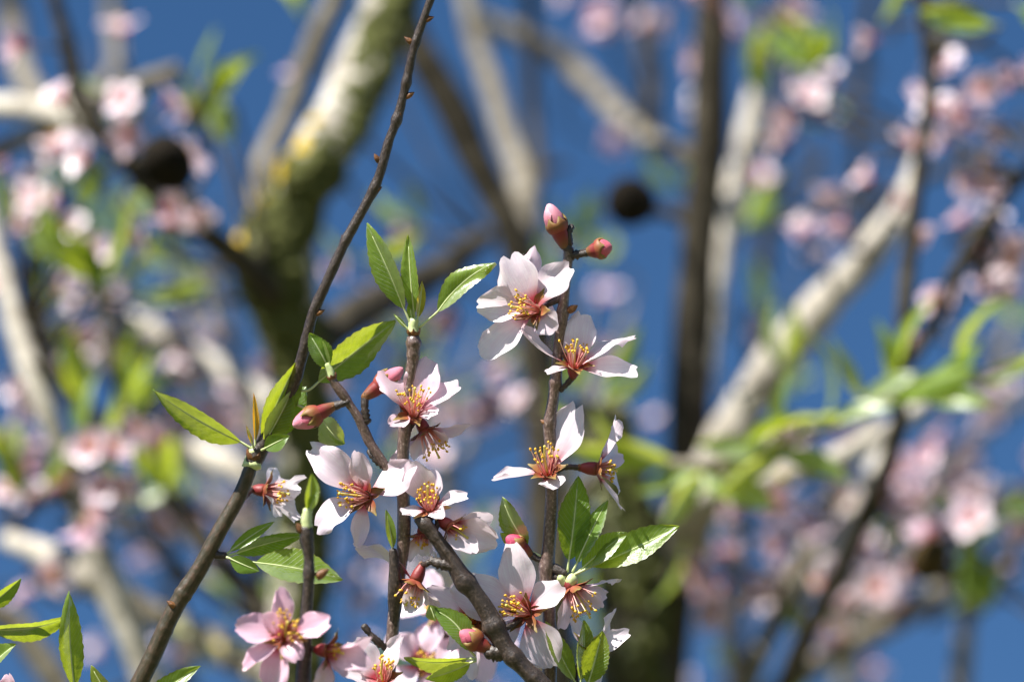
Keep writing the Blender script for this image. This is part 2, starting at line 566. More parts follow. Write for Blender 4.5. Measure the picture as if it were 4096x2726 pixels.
def blossom(br, c, axis, petals, attach, tint=(1, 1, 1), stam=None, nst=26, slen=95, label=None, sep=True, spread=0.42,
            cup=62, sepphase=None, pist=True):
    """c, attach: photo-scale points; petals: (x, y, z or None, width, options)"""
    C = V(*c)
    A = nrm(CV(axis))
    S = nrm(CV(stam)) if stam is not None else A
    base = C - A * cup * PX
    acc = Acc()
    prof = [(cup * PX, 21 * PX), (cup * PX * 1.02, 25 * PX), (cup * 0.8 * PX, 27 * PX), (cup * 0.5 * PX, 25 * PX), (cup * 0.2 * PX, 18 * PX), (0, 8 * PX)]
    acc.add(*lathe(base, A, prof, 12, 0.04, sd()), 0)
    acc.add(*lathe(base, A, [(cup * PX, 22 * PX), (cup * 0.6 * PX, 15 * PX), (cup * 0.45 * PX, 0.5 * PX)], 12, 0, 0), 1)
    o = acc.build('blossom', [M['calyx'], M['throat']], br.o, br.root)
    if label:
        o['label'] = label
    at = V(*attach)
    # stalk and bud scales
    sp_ = spur(br, at, base + A * 6 * PX, 13 * PX, 11 * PX, ring=0.2)
    scales(br, o, base + A * 2 * PX, A, 13 * PX, 4)
    U = nrm(np.cross(A, [0.31, 0.2, 0.93]))
    W = np.cross(A, U)
    for p in petals:
        x, y, z, w = p[:4]
        op = dict(p[4]) if len(p) > 4 else {}
        if z is None:
            dx, dy = x - c[0], -(y - c[1])
            z = c[2] + max(-130, min(130, -(axis[0] * dx + axis[1] * dy) / max(axis[2], 0.45))) + 20
        tip = V(x, y, z)
        d = tip - C
        d = d - A * np.dot(d, A)
        b0 = C + nrm(d) * 19 * PX - A * 4 * PX
        kw = dict(bend=rng.uniform(-.02, .12), cup=rng.uniform(.05, .45), curl=rng.uniform(-.07, .10), roll=0, notch=rng.uniform(.03, .10), ruffle=rng.uniform(.05, .085), twist=rng.uniform(-22, 22), seed=sd())
        tt = nrm(tip - b0)
        kw['roll'] = float(np.clip(np.dot(np.cross(tt, nrm(A - tt * np.dot(A, tt))), sdir) * 34, -30, 30))
        kw.update(op)
        v, f, uv = blade(b0, tip, A + 0.15 * nrm(CV((0, 0, 1))), w * 1.10 * PX, **kw)
        mk('petal', v, f, M['petal'], o, uv, None, br.root, tint=tint)
    if sep:
        p0 = rng.uniform(0, 6.28) if sepphase is None else sepphase
        for k in range(5):
            th = p0 + k * 1.2566 + rng.uniform(-.12, .12)
            d = U * math.cos(th) + W * math.sin(th)
            b0 = C + d * 20 * PX - A * 8 * PX
            tp = b0 + (d * 0.86 + A * rng.uniform(0.2, 0.6)) * rng.uniform(70, 92) * PX
            v, f, uv = blade(b0, tp, A, 46 * PX, bend=0.05, cup=0.35, kind='sepal', nu=8, nv=6, seed=sd(), ruffle=0.03)
            mk('sepal', v, f, M['sepal'], o, uv, None, br.root)
    if nst:
        acc = Acc()
        for k in range(nst):
            th = rng.uniform(0, 6.28)
            rr = math.sqrt(rng.uniform(0.1, 1))
            d = U * math.cos(th) + W * math.sin(th)
            b0 = C + d * 17 * rr * PX - A * 6 * PX
            L = slen * rng.uniform(0.6, 1.08) * PX
            dirn = nrm(S + d * spread * rr * rng.uniform(0.6, 1.4))
            e = b0 + dirn * L
            mid = (b0 + e) / 2 + d * rng.uniform(-2, 7) * PX
            R, ss = spline([(*b0, 2.6 * PX), (*mid, 2.1 * PX), (*e, 1.7 * PX)], 14 * PX)
            acc.add(*sweep(R, ss, 5, 0.0, cap=False), 0)
            acc.add(*blob(e + dirn * 2 * PX, rng.uniform(4.4, 6.0) * PX, sd(), 6, nrm(dirn + rng.normal(0, .5, 3)), 1.3), 1)
        st = acc.build('stamens', [M['filament'], M['anther']], o, br.root)
        st['kind'] = 'stuff'
        if pist:
            e = C + S * slen * 1.05 * PX
            R, ss = spline([(*C, 4.5 * PX), (*((C + e) / 2 + U * 5 * PX), 4 * PX), (*e, 4.2 * PX)], 10 * PX)
            acc = Acc()
            acc.add(*sweep(R, ss, 6, 0.0), 0)
            acc.add(*blob(e, 7 * PX, 3, 6), 0)
            acc.build('pistil', M['pistil'], o, br.root)
    return o

def bud(br, base, tip, w, attach, tint=(1, 1, 1), label=None, open_=0.45):
    b, t = V(*base), V(*tip)
    a = nrm(t - b)
    L = np.linalg.norm(t - b)
    r = w / 2 * PX
    acc = Acc()
    acc.add(*lathe(b, a, [(0, r * .38), (L * .10, r * .5), (L * .24, r * .66), (L * .36, r * .72), (L * .45, r * .88), (L * .52, r * .8)], 12, 0.04, sd()), 0)
    o = acc.build('flower_bud', [M['calyx']], br.o, br.root)
    if label:
        o['label'] = label
    acc = Acc()
    acc.add(*lathe(b, a, [(L * .42, r * .7), (L * .58, r * .84), (L * .72, r * .8), (L * .86, r * .6), (L * .95, r * .38), (L, r * .12)], 12, 0.07, sd()), 0)
    acc.build('bud_petals', [M['bud_petal']], o, br.root, tint)
    U = nrm(np.cross(a, [0.31, 0.2, 0.93]))
    W = np.cross(a, U)
    # one outer petal wrapped over the rest
    d = U * math.cos(1.0) + W * math.sin(1.0)
    v, f, uv = blade(b + a * L * .5 + d * r * .88, b + a * L * .985 + d * r * .1, -d, r * 1.5, bend=-0.17, cup=0.55, kind='petal', claw=0.6, notch=0.02, nu=8, nv=6, seed=sd())
    mk('bud_petal', v, f, M['bud_petal'], o, uv, None, br.root, tint=tint)
    for k in range(5):
        th = k * 1.2566 + 0.4 + rng.uniform(-.15, .15)
        d = U * math.cos(th) + W * math.sin(th)
        v, f, uv = blade(b + a * L * .36 + d * r * .80, b + a * L * rng.uniform(.68, .8) + d * r * .86, -d, r * 1.35, bend=-0.16, cup=0.4, kind='sepal', nu=7, nv=5, seed=sd())
        mk('sepal', v, f, M['sepal'], o, uv, None, br.root)
    at = V(*attach)
    spur(br, at, b + a * L * 0.04, 17 * PX, 15 * PX, ring=0.3)
    scales(br, o, b + a * 2 * PX, a, 15 * PX, 5)
    return o

def leaf(br, base, tip, w, roll=0, fold=0.3, bend=0.05, side=0.0, tint=(1, 1, 1), attach=None, stalk=0.12, cup=0.0, curl=0.0, ruffle=0.02, twist=0, nhint=(0, 0, 1), label=None):
    b, t = V(*base), V(*tip)
    n = nrm(CV(nhint))
    d = t - b
    b1 = b + d * stalk
    w = w * min(1.45, 1 / max(.3, math.cos(math.radians(roll))))
    v, f, uv = blade(b1, t, n, w * 1.15 * PX, bend=bend, cup=cup, curl=curl, roll=roll, seed=sd(), nu=26, nv=10, kind='leaf', fold=fold, side=side, ruffle=ruffle, twist=twist)
    o = mk('leaf', v, f, M['leaf'], br.o, uv, None, br.root, tint=tint)
    if label:
        o['label'] = label
    rows = [(*(V(*attach) if attach else b), 5.5 * PX), (*(b if attach else b + d * stalk * .5), 5 * PX), (*b1, 4.5 * PX)]
    # midrib along the fold
    cen = v.reshape(27, 11, 3)[:, 5]
    for i in range(2, 26, 4):
        rows.append((*(cen[i]), (4.0 - 3.2 * i / 26) * PX))
    R, ss = spline(rows, 14 * PX)
    sv, sf, suv = sweep(R, ss, 6, 0.0)
    mk('midrib', sv, sf, M['shoot'], o, suv, None, br.root)
    return o

def tbud(br, p, dirn, L=34, w=20):
    """small resting bud on a twig"""
    p = V(*p)
    a = nrm(CV(dirn))
    v, f, uv = lathe(p - a * 10 * PX, a, [(0, w * .42 * PX), (L * .3 * PX, w * .5 * PX), (L * .6 * PX, w * .46 * PX), (L * .9 * PX, w * .25 * PX), (L * 1.15 * PX, w * .03 * PX)], 8, 0.12, sd())
    return mk('resting_bud', v, f, M['scale'], br.o, uv, None, br.root)

def rows_fg(pts):
    """(x, y, z, width px) -> world rows"""
    return [(*V(x, y, z), w / 2 * PX) for x, y, z, w in pts]

# ================================================================== near twigs
TW = M['twig']
# ---- long dark twig with the leafy node
bA = Branch('blossom_twig', 'long thin dark twig rising steeply past the mossy limb, leafy at its middle node')
bA.stem(rows_fg([(1010, 1850, -110, 52), (960, 1980, -110, 60), (880, 2120, -100, 63), (800, 2270, -95, 66), (700, 2430, -90, 69), (610, 2620, -85, 72), (540, 2760, -80, 76), (430, 2950, -80, 81)]),
        M['twig_green'], 0.0012, 14, 0.03, big=0.016)
R, ss = spline(rows_fg([(1900, -700, -10, 11), (1830, -420, -25, 21), (1745, -80, -40, 32), (1700, 60, -40, 33), (1655, 200, -45, 35), (1625, 330, -50, 35), (1590, 470, -50, 37), (1555, 570, -50, 38), (1510, 720, -55, 40), (1440, 860, -60, 40), (1375, 980, -65, 40), (1310, 1120, -70, 42), (1255, 1250, -80, 44), (1215, 1400, -90, 46), (1175, 1530, -105, 51), (1115, 1660, -115, 58), (1040, 1795, -112, 67), (1008, 1855, -110, 70)]), 0.0011)
for px in ((1650, 165), (1625, 330), (1590, 480), (1505, 640), (1510, 760), (1270, 1250), (1385, 960)):
    dd = np.linalg.norm(R[:, :3] - V(*px, -50), axis=1)
    R[:, 3] *= 1 + 0.28 * np.exp(-(dd / 0.0022) ** 2)
v, f, uv = sweep(R, ss, 12, 0.05, seed=3)
mk('stem', v, f, M['twig_dark'], bA.o, uv, None, bA.root)
for p, d in (((1640, 168, -45), (-.8, .7, .2)), ((1708, 78, -40), (.9, .3, .2)), ((1632, 385, -48), (.8, .5, .2)), ((1597, 478, -50), (.2, .9, .6)), ((1512, 640, -52), (-.5, .85, .3)), ((1502, 762, -55), (.85, .45, .2)), ((1272, 1252, -75), (.9, .45, .2)), ((1385, 962, -65), (-.6, .7, .3)), ((690, 2420, -60), (-.75, .65, .2))):
    tbud(bA, p, d, 36, 26)
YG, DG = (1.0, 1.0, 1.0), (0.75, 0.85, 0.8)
leaf(bA, (1010, 1795, -100), (612, 1556, -90), 112, roll=-52, fold=0.25, bend=0.05, side=-0.03, label='long leaf lit from behind')
leaf(bA, (1028, 1790, -95), (1198, 1432, -110), 112, roll=42, fold=0.3, side=0.05)
leaf(bA, (1042, 1795, -90), (1168, 1560, -90), 92, roll=30, fold=0.35)
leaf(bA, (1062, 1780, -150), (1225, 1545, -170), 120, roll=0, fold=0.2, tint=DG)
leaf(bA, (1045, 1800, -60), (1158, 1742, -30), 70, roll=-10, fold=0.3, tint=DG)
leaf(bA, (1022, 1790, -95), (1014, 1570, -90), 24, roll=20, fold=0.8, tint=(2.2, 0.9, 0.6))
leaf(bA, (1015, 1790, -80), (985, 1700, -60), 14, roll=0, fold=0.6, tint=(2.0, 1.0, 0.6))
spur(bA, V(1008, 1868, -110), V(1022, 1795, -105), 40 * PX, 24 * PX, M['shoot'], 0.1, 'shoot_base')
scales(bA, bA.o, V(1015, 1830, -105), CV((0.1, 1, 0.1)), 30 * PX, 5)
leaf(bA, (1232, 1560, -130), (1582, 1282, -150), 135, roll=40, fold=0.12, bend=0.06, side=0.06, attach=(1178, 1560, -110), label='broad leaf lit from behind, beside the dark twig')
leaf(bA, (1275, 1660, -140), (1378, 1775, -120), 120, roll=52, fold=0.15, attach=(1150, 1600, -112), ruffle=0.05)
# side spur with four leaves
spur(bA, V(842, 2205, -100), V(905, 2222, -95), 20 * PX, 15 * PX, ring=0.3)
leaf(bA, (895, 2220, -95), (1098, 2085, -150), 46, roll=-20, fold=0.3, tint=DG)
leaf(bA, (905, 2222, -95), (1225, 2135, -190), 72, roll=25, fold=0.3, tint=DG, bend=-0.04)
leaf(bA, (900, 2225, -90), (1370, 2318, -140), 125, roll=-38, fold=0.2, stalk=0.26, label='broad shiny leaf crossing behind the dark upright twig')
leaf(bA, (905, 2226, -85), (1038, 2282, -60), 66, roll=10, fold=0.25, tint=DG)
blossom(bA, (1062, 1962, -330), (.93, -.12, .25), [(1228, 1890, -360, 85, dict(roll=40)), (1205, 1965, -420, 100), (1195, 2085, -320, 110, dict(ruffle=.08)), (1118, 2065, -250, 100, dict(ruffle=.1)), (1110, 1880, -450, 80)],
        (975, 1990, -130), tint=(1.0, 1.06, 1.03), slen=95, label='white blossom turned sideways behind the long twig')

# ---- right upright twig
bB = Branch('blossom_twig', 'straight upright twig with two pink buds at its tip and a row of white blossoms')
bB.stem(rows_fg([(2275, 990, 0, 41), (2272, 1050, 0, 41), (2258, 1180, 0, 41), (2248, 1280, 0, 47), (2240, 1330, 0, 43), (2228, 1480, 0, 45), (2212, 1600, 0, 47), (2198, 1700, 0, 50), (2205, 1820, 0, 50), (2205, 2000, 0, 49), (2198, 2150, 0, 52), (2186, 2300, 0, 58), (2196, 2450, 0, 54), (2200, 2600, 0, 56), (2195, 2780, 0, 59), (2190, 2980, 0, 65)]),
        TW, 0.001, 14, 0.035, big=0.014, nodes=[(V(2260, 1245, 0), .14, .0016), (V(2195, 1690, 0), .16, .002), (V(2190, 2270, 0), .18, .003), (V(2220, 1530, 0), .12, .002)])
bud(bB, (2262, 990, 5), (2193, 815, 20), 92, (2272, 1030, 0), label='upright pink bud with green-red sepals')
bud(bB, (2348, 1008, 12), (2448, 985, 30), 92, (2280, 1022, 0), tint=(.9, .45, .5), label='red and green bud on a short spur')
spur(bB, V(2278, 985, 0), V(2287, 900, -5), 17 * PX, 11 * PX, ring=0.35)
tbud(bB, (2283, 1240, 10), (.8, .55, .3), 40, 30)
tbud(bB, (2184, 1692, 5), (-.85, .5, .2), 34, 26)
blossom(bB, (2128, 1175, -110), (-.15, .35, -.6), [(2155, 978, -120, 82, dict(curl=.12, roll=15)), (1982, 1118, -110, 84), (1985, 1318, -90, 70), (2270, 1180, -180, 90), (2210, 1320, -170, 90)],
        (2240, 1180, -15), nst=0, tint=(1, .93, .97), label='blossom half hidden behind the front one, seen from its back')
blossom(bB, (2140, 1240, 20), (-.38, .1, .9), [(2025, 1012, 5, 160, dict(cup=.12, notch=.10)), (2288, 1052, 35, 138, dict(curl=.05)), (1900, 1212, -10, 146, dict(cup=.3, ruffle=.07, notch=.05)), (2222, 1328, 60, 108, dict(ruffle=.07)), (1925, 1432, 0, 150, dict(bend=.02))],
        (2242, 1195, -5), stam=(-.85, .12, .5), slen=105, nst=30, label='open white blossom with orange-red throat, topmost on the upright twig')
blossom(bB, (2298, 1462, 35), (.12, .78, .55), [(2328, 1246, -10, 145, dict(cup=.15)), (2545, 1338, 0, 118, dict()), (2555, 1490, 60, 112, dict(roll=8, ruffle=.06)), (2182, 1494, 110, 62, dict(roll=25)), (2072, 1312, 20, 88, dict(roll=42, bend=-.06))],
        (2238, 1560, 0), stam=(.1, .93, .35), slen=105, spread=.5, label='open white blossom facing up beside the upright twig')
blossom(bB, (2190, 1890, 45), (-.08, .72, .62), [(2322, 1605, 0, 152, dict(notch=.12, curl=.06, roll=-4, twist=8)), (1964, 1922, 60, 82, dict(roll=28)), (2222, 1962, 135, 100, dict(ruffle=.1, curl=.1)), (2260, 1800, -110, 80)],
        (2210, 1920, 0), stam=(-.1, .9, .4), slen=110, label='blossom with one tall white petal against the upright twig')
blossom(bB, (2392, 1875, 0), (.95, -.08, .1), [(2472, 1662, 15, 92, dict(roll=30)), (2488, 2052, 25, 100, dict(roll=-20, curl=.05)), (2470, 1800, -190, 95), (2480, 1960, -190, 95)],
        (2222, 1882, 0), slen=70, cup=80, tint=(1, .97, 1.0), label='blossom seen from the side, one petal up and one down')
# leaves and bud at the lower node
bud(bB, (2122, 2215, -10), (2025, 2145, 0), 84, (2190, 2245, 0), tint=(.75, .2, .35), label='dark red bud behind a tall petal')
leaf(bB, (2120, 2200, -20), (2008, 1985, 0), 92, roll=-48, fold=0.15, attach=(2180, 2230, 0), stalk=.1)
leaf(bB, (2105, 2230, -30), (2000, 2130, -30), 60, roll=40, fold=0.15)
spur(bB, V(2192, 2262, 0), V(2262, 2296, 20), 22 * PX, 18 * PX, ring=.3)
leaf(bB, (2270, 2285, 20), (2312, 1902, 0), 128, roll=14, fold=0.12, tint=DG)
leaf(bB, (2290, 2285, 20), (2432, 1998, -10), 78, roll=-18, fold=0.4, tint=(.85, .95, .9))
leaf(bB, (2305, 2290, 15), (2508, 2128, -10), 88, roll=-25, fold=0.5)
leaf(bB, (2300, 2295, 30), (2718, 2102, -10), 118, roll=-22, fold=0.55, bend=-0.05, stalk=.16, label='longest leaf of the lower node, folded along its midrib')
spur(bB, V(2240, 2300, 20), V(2300, 2318, 25), 20 * PX, 30 * PX, M['shoot'], .1, 'shoot_base')
blossom(bB, (2290, 2352, 25), (.5, -.82, .25), [(2488, 2292, -5, 70, dict(roll=25)), (2432, 2370, -60, 90), (2236, 2520, 30, 72, dict(roll=10)), (2345, 2462, -50, 88), (2420, 2420, -10, 80)],
        (2200, 2310, 0), slen=130, spread=.55, tint=(.98, .93, 1), label='blossom hanging face down under the leaf cluster')
spur(bB, V(2196, 2860, 5), V(2312, 2745, 40), 24 * PX, 18 * PX, ring=.25)
leaf(bB, (2312, 2750, 45), (2182, 2482, 70), 74, roll=30, fold=0.3, side=.05)
leaf(bB, (2322, 2750, 45), (2334, 2478, 40), 78, roll=35, fold=0.4)
leaf(bB, (2345, 2760, 55), (2410, 2520, 80), 104, roll=10, fold=0.25)
blossom(bB, (2355, 2600, 0), (.55, .72, .2), [(2462, 2432, -10, 54, dict(roll=40)), (2520, 2520, 25, 78, dict(roll=15)), (2380, 2740, 40, 90), (2290, 2460, -60, 70)],
        (2300, 2760, 30), nst=16, slen=60, label='blossom half hidden by the bottom leaf cluster')

# ---- centre forked twig
bC = Branch('blossom_twig', 'forked twig with a leaf tuft on its taller tip and pink blossoms on both arms')
bC.stem(rows_fg([(1654, 1345, 10, 50), (1655, 1380, 10, 57), (1650, 1450, 12, 46), (1632, 1560, 14, 40), (1622, 1680, 18, 48), (1612, 1800, 20, 50), (1612, 1950, 22, 50), (1615, 2080, 22, 57), (1605, 2250, 24, 46), (1580, 2400, 28, 48), (1568, 2550, 34, 52), (1550, 2780, 40, 57), (1530, 2980, 50, 62)]),
        TW, 0.001, 14, 0.045, big=0.014, nodes=[(V(1655, 1370, 10), .2, .0014), (V(1650, 1420, 10), .14, .001), (V(1614, 1960, 22), .14, .003), (V(1580, 2330, 26), .2, .003)])
R, ss = spline(rows_fg([(1322, 1500, 25, 29), (1345, 1540, 25, 36), (1370, 1575, 24, 40), (1400, 1620, 22, 34), (1440, 1685, 20, 40), (1475, 1760, 18, 40), (1520, 1830, 18, 40), (1560, 1890, 18, 41), (1608, 1985, 20, 43)]), 0.001)
v, f, uv = sweep(R, ss, 12, 0.06, seed=8)
mk('stem', v, f, TW, bC.o, uv, None, bC.root)
spur(bC, V(1655, 1340, 10), V(1658, 1275, 12), 24 * PX, 18 * PX, M['shoot'], 0.06, 'shoot_base')
scales(bC, bC.o, V(1655, 1335, 10), CV((0, 1, 0.1)), 24 * PX, 6)
leaf(bC, (1645, 1300, 14), (1468, 892, 30), 98, roll=-38, fold=0.32, side=-.05, stalk=.16, label='tallest leaf of the tuft, glossy in the sun')
leaf(bC, (1660, 1290, 16), (1632, 938, 10), 64, roll=-14, fold=0.25, stalk=.1)
leaf(bC, (1675, 1310, 14), (1982, 1052, 40), 92, roll=-24, fold=0.5, ruffle=.05, side=.06, stalk=.25, label='wavy folded leaf leaning to the white blossom')
leaf(bC, (1668, 1290, 18), (1688, 1122, 18), 34, roll=25, fold=0.5, tint=(1.4, .9, .7))
leaf(bC, (1635, 1320, 10), (1574, 1254, 10), 16, roll=0, fold=0.4)
leaf(bC, (1650, 1300, 10), (1640, 1200, 10), 26, roll=-20, fold=0.4)
spur(bC, V(1330, 1512, 25), V(1305, 1455, 25), 17 * PX, 13 * PX, M['shoot'], 0.06, 'shoot_base')
leaf(bC, (1318, 1478, 25), (1236, 1332, 40), 84, roll=22, fold=0.15, tint=DG, stalk=.06)
leaf(bC, (1318, 1475, 22), (1272, 1344, 20), 52, roll=-20, fold=0.5, stalk=.06)
scales(bC, bC.o, V(1330, 1510, 25), CV((-.5, .85, 0.1)), 18 * PX, 5)
bud(bC, (1338, 1622, 30), (1172, 1702, 50), 88, (1400, 1605, 24), tint=(1, .75, .82), label='pink bud pointing down on the left fork')
bud(bC, (1455, 1592, 10), (1612, 1472, -10), 84, (1470, 1690, 20), tint=(1, .72, .8), label='red bud behind the pink blossom')
blossom(bC, (1655, 1652, 50), (.02, .6, .72), [(1716, 1422, 5, 136, dict(cup=.2, notch=.04, roll=0, twist=0)), (1500, 1488, 20, 116, dict(roll=10)), (1850, 1540, 25, 104, dict(roll=-12)), (1556, 1712, 125, 84, dict(curl=.08)), (1760, 1650, 100, 70, dict(roll=-10))],
        (1628, 1740, 22), tint=(1.0, .86, .93), stam=(.05, .85, .5), slen=110, nst=34, spread=.55, label='pink blossom with yellow anthers, highest on the forked twig')
blossom(bC, (1700, 1722, -20), (.45, -.85, .15), [(1895, 1688, 0, 92, dict(roll=-15, curl=.06)), (1800, 1760, 10, 90), (1560, 1842, -60, 74), (1650, 1838, -80, 90)],
        (1640, 1640, 14), slen=115, tint=(1, .93, .97), label='blossom hanging under the pink one')
blossom(bC, (1462, 1985, 60), (-.28, .12, .93), [(1228, 1772, 40, 132, dict(curl=-.06, ruffle=.06)), (1425, 1798, 120, 84, dict(roll=10)), (1672, 1858, 90, 142, dict(curl=.05)), (1262, 2125, 35, 132, dict(cup=.2)), (1422, 2192, 50, 74, dict(roll=-30))],
        (1555, 1900, 10), stam=(-.88, .12, .45), slen=110, nst=32, tint=(1, .95, .98), label='pale pink blossom with spreading petals and red throat on the left fork')
spur(bC, V(1540, 1860, 18), V(1475, 1800, -10), 20 * PX, 15 * PX, ring=.3)
# short dark leaf-tipped shoot in front of the stem
R, ss = spline(rows_fg([(1572, 2195, 70, 28), (1578, 2260, 68, 44), (1580, 2350, 62, 60), (1578, 2440, 45, 52), (1574, 2520, 36, 30)]), 0.001)
v, f, uv = sweep(R, ss, 12, 0.06, seed=9)
mk('stem', v, f, M['twig_dark'], bC.o, uv, None, bC.root)
leaf(bC, (1572, 2200, 70), (1543, 2036, 75), 38, roll=20, fold=0.5, stalk=.05)
blossom(bC, (1530, 2722, 150), (-.12, .68, .65), [(1398, 2556, 130, 130, dict(curl=.04)), (1612, 2535, 140, 106), (1330, 2668, 190, 90), (1600, 2800, 240, 110)],
        (1545, 2800, 50), stam=(0, .9, .4), slen=90, label='white blossom with orange sepals at the foot of the forked twig')
spur(bC, V(1560, 2600, 40), V(1452, 2500, 60), 16 * PX, 12 * PX, M['twig_dark'], .35)

# ---- thick dark slanting twig in front
bD = Branch('blossom_twig', 'thick dark knotty twig slanting in front of the upright ones')
bD.stem(rows_fg([(1668, 2070, 100, 38), (1700, 2095, 108, 53), (1745, 2150, 115, 57), (1800, 2225, 125, 60), (1850, 2310, 135, 72), (1900, 2370, 140, 67), (1955, 2450, 145, 69), (1985, 2510, 150, 74), (2030, 2590, 155, 71), (2090, 2660, 160, 72), (2180, 2750, 165, 79), (2330, 2920, 180, 86)]),
        M['twig_dark'], 0.001, 14, 0.085, big=0.016, nodes=[(V(1700, 2095, 108), .25, .003), (V(1870, 2325, 137), .22, .003), (V(1985, 2500, 150), .25, .0025), (V(2060, 2620, 158), .25, .003)])
blossom(bD, (1722, 2030, 90), (-.08, .6, .72), [(1642, 1835, 95, 122, dict(cup=.3)), (1732, 1872, 60, 104), (1884, 1990, 110, 80, dict(roll=-25, curl=.12)), (1775, 2072, 190, 70, dict(ruffle=.08)), (1600, 2050, 120, 70)],
        (1695, 2100, 108), stam=(-.1, .85, .5), slen=95, nst=30, label='blossom standing on the tip of the slanting twig')
blossom(bD, (1800, 2105, 80), (.8, -.5, .25), [(1975, 2050, 60, 100, dict(roll=-20)), (1992, 2175, 90, 140, dict(roll=-8, bend=.1)), (1905, 2215, 150, 110), (1785, 2175, 60, 40)],
        (1730, 2130, 112), slen=80, label='blossom seen from behind with broad petals to one side')
blossom(bD, (1692, 2138, 10), (-.1, -.95, .1), [(1600, 2198, -10, 66), (1628, 2252, 20, 48, dict(roll=40)), (1750, 2232, -10, 84), (1700, 2230, -60, 80)],
        (1690, 2092, 100), nst=8, slen=50, label='small blossom hanging behind the slanting twig tip')
spur(bD, V(1835, 2275, 128), V(1722, 2240, 110), 27 * PX, 18 * PX, ring=.3)
blossom(bD, (1662, 2325, 75), (-.38, -.9, .15), [(1630, 2452, 95, 80), (1600, 2395, 30, 66), (1412, 2160, -10, 78, dict(bend=-.12)), (1720, 2420, 60, 70), (1760, 2420, 20, 80)],
        (1716, 2244, 110), slen=95, cup=80, label='blossom with bell shaped calyx hanging below the slanting twig')
blossom(bD, (2105, 2450, 60), (-.26, .02, .95), [(2042, 2165, 60, 136, dict(notch=.02, cup=.25, roll=4, twist=0)), (2262, 2340, 75, 122), (2218, 2668, 80, 165, dict(cup=.25)), (1800, 2345, 40, 170, dict(cup=.2, roll=6)), (1962, 2622, 20, 112)],
        (1995, 2520, 140), stam=(-.7, .3, .6), slen=105, nst=36, label='large blossom with orange-red heart beside the slanting twig')
blossom(bD, (1885, 2490, 10), (-.2, .3, .9), [(1692, 2352, 20, 112, dict(curl=.1)), (1740, 2462, 70, 108), (2030, 2585, 20, 96), (1884, 2725, 20, 92, dict(roll=20)), (1800, 2610, 40, 92)],
        (1975, 2490, 130), nst=14, slen=60, tint=(1, .94, .97), label='blossom mostly hidden behind the slanting twig')
spur(bD, V(2055, 2625, 156), V(1945, 2612, 140), 34 * PX, 26 * PX, ring=.35)
bud(bD, (1965, 2600, 142), (1838, 2525, 130), 92, (1985, 2620, 148), tint=(.8, .4, .5), label='dull red bud on the lowest side spur')
leaf(bD, (1900, 2622, 135), (1722, 2432, 120), 96, roll=20, fold=0.3, side=-.12, tint=DG)
leaf(bD, (1740, 2480, 130), (1718, 2418, 130), 60, roll=40, fold=0.1, stalk=.02)
leaf(bD, (1905, 2632, 135), (1615, 2628, 130), 92, roll=-60, fold=0.3, side=.03)
leaf(bD, (1905, 2640, 140), (1700, 2712, 150), 70, roll=-40, fold=0.3)

# ---- slightly soft twig behind the lowest blossoms
bG = Branch('blossom_twig', 'soft grey twig with pale lilac blossoms behind the foot of the slanting twig')
bG.stem(rows_fg([(1900, 2300, -1500, 36), (1860, 2380, -1500, 44), (1800, 2500, -1500, 48), (1740, 2760, -1500, 56), (1700, 3000, -1500, 62)]), M['twig'], .002, 10, .05, big=.012)
for cx, cy, at_, lab in ((1760, 2440, (1830, 2440, -1500), 'lilac blossom highest on the soft grey twig'), (1900, 2560, (1795, 2520, -1500), 'pale blossom lowest on the soft grey twig'), (1690, 2650, (1765, 2640, -1500), 'pale blossom at the foot of the soft grey twig')):
    a0 = rng.uniform(0, 6.28)
    blossom(bG, (cx, cy, -1440), (rng.normal(0, .3), .3, .85), [(cx + 185 * math.cos(a0 + k * 1.257), cy + 175 * math.sin(a0 + k * 1.257), None, 118) for k in range(5)], at_, tint=(.98, .88, .96), label=lab)

# ---- soft foreground twig
bE = Branch('blossom_twig', 'dark out-of-focus upright twig with a leaf bud on top and a deep pink blossom')
bE.stem(rows_fg([(1228, 2105, 820, 46), (1228, 2150, 820, 54), (1236, 2220, 822, 42), (1234, 2320, 826, 44), (1226, 2420, 830, 44), (1222, 2500, 835, 48), (1215, 2640, 842, 54), (1208, 2780, 850, 60), (1200, 2980, 860, 66)]),
        M['twig_dark'], 0.0012, 12, 0.06, big=0.014, nodes=[(V(1236, 2290, 822), .2, .0025)])
spur(bE, V(1228, 2110, 820), V(1230, 2035, 820), 24 * PX, 17 * PX, M['shoot'], .06, 'shoot_base')
leaf(bE, (1230, 2050, 820), (1246, 1892, 818), 52, roll=30, fold=0.6, stalk=.03)
leaf(bE, (1234, 2050, 825), (1272, 1965, 830), 36, roll=-20, fold=0.5, stalk=.05)
tbud(bE, (1275, 2300, 825), (.8, .5, .1), 50, 36)
tbud(bE, (1205, 2120, 825), (-.5, .8, .3), 40, 30)
PK = (1.0, .74, .86)
blossom(bE, (1142, 2545, 900), (-.1, .22, .93), [(1112, 2340, 890, 82, dict(roll=10)), (1045, 2452, 960, 74), (932, 2500, 900, 116, dict(cup=.35, ruffle=.06)), (972, 2688, 915, 84), (1100, 2800, 905, 124), (1335, 2490, 905, 120, dict(curl=.1, ruffle=.06)), (1190, 2645, 985, 84)],
        (1218, 2600, 842), tint=PK, stam=(.1, .5, .8), slen=110, nst=36, spread=.6, label='deep pink soft blossom on the out-of-focus twig')
blossom(bE, (1312, 2602, 850), (.86, -.1, .35), [(1490, 2558, 870, 84, dict(roll=20)), (1485, 2655, 900, 108), (1252, 2780, 860, 96), (1380, 2720, 830, 90)],
        (1222, 2590, 840), tint=(1, .82, .9), nst=10, slen=60, label='pink blossom turned away on the out-of-focus twig')

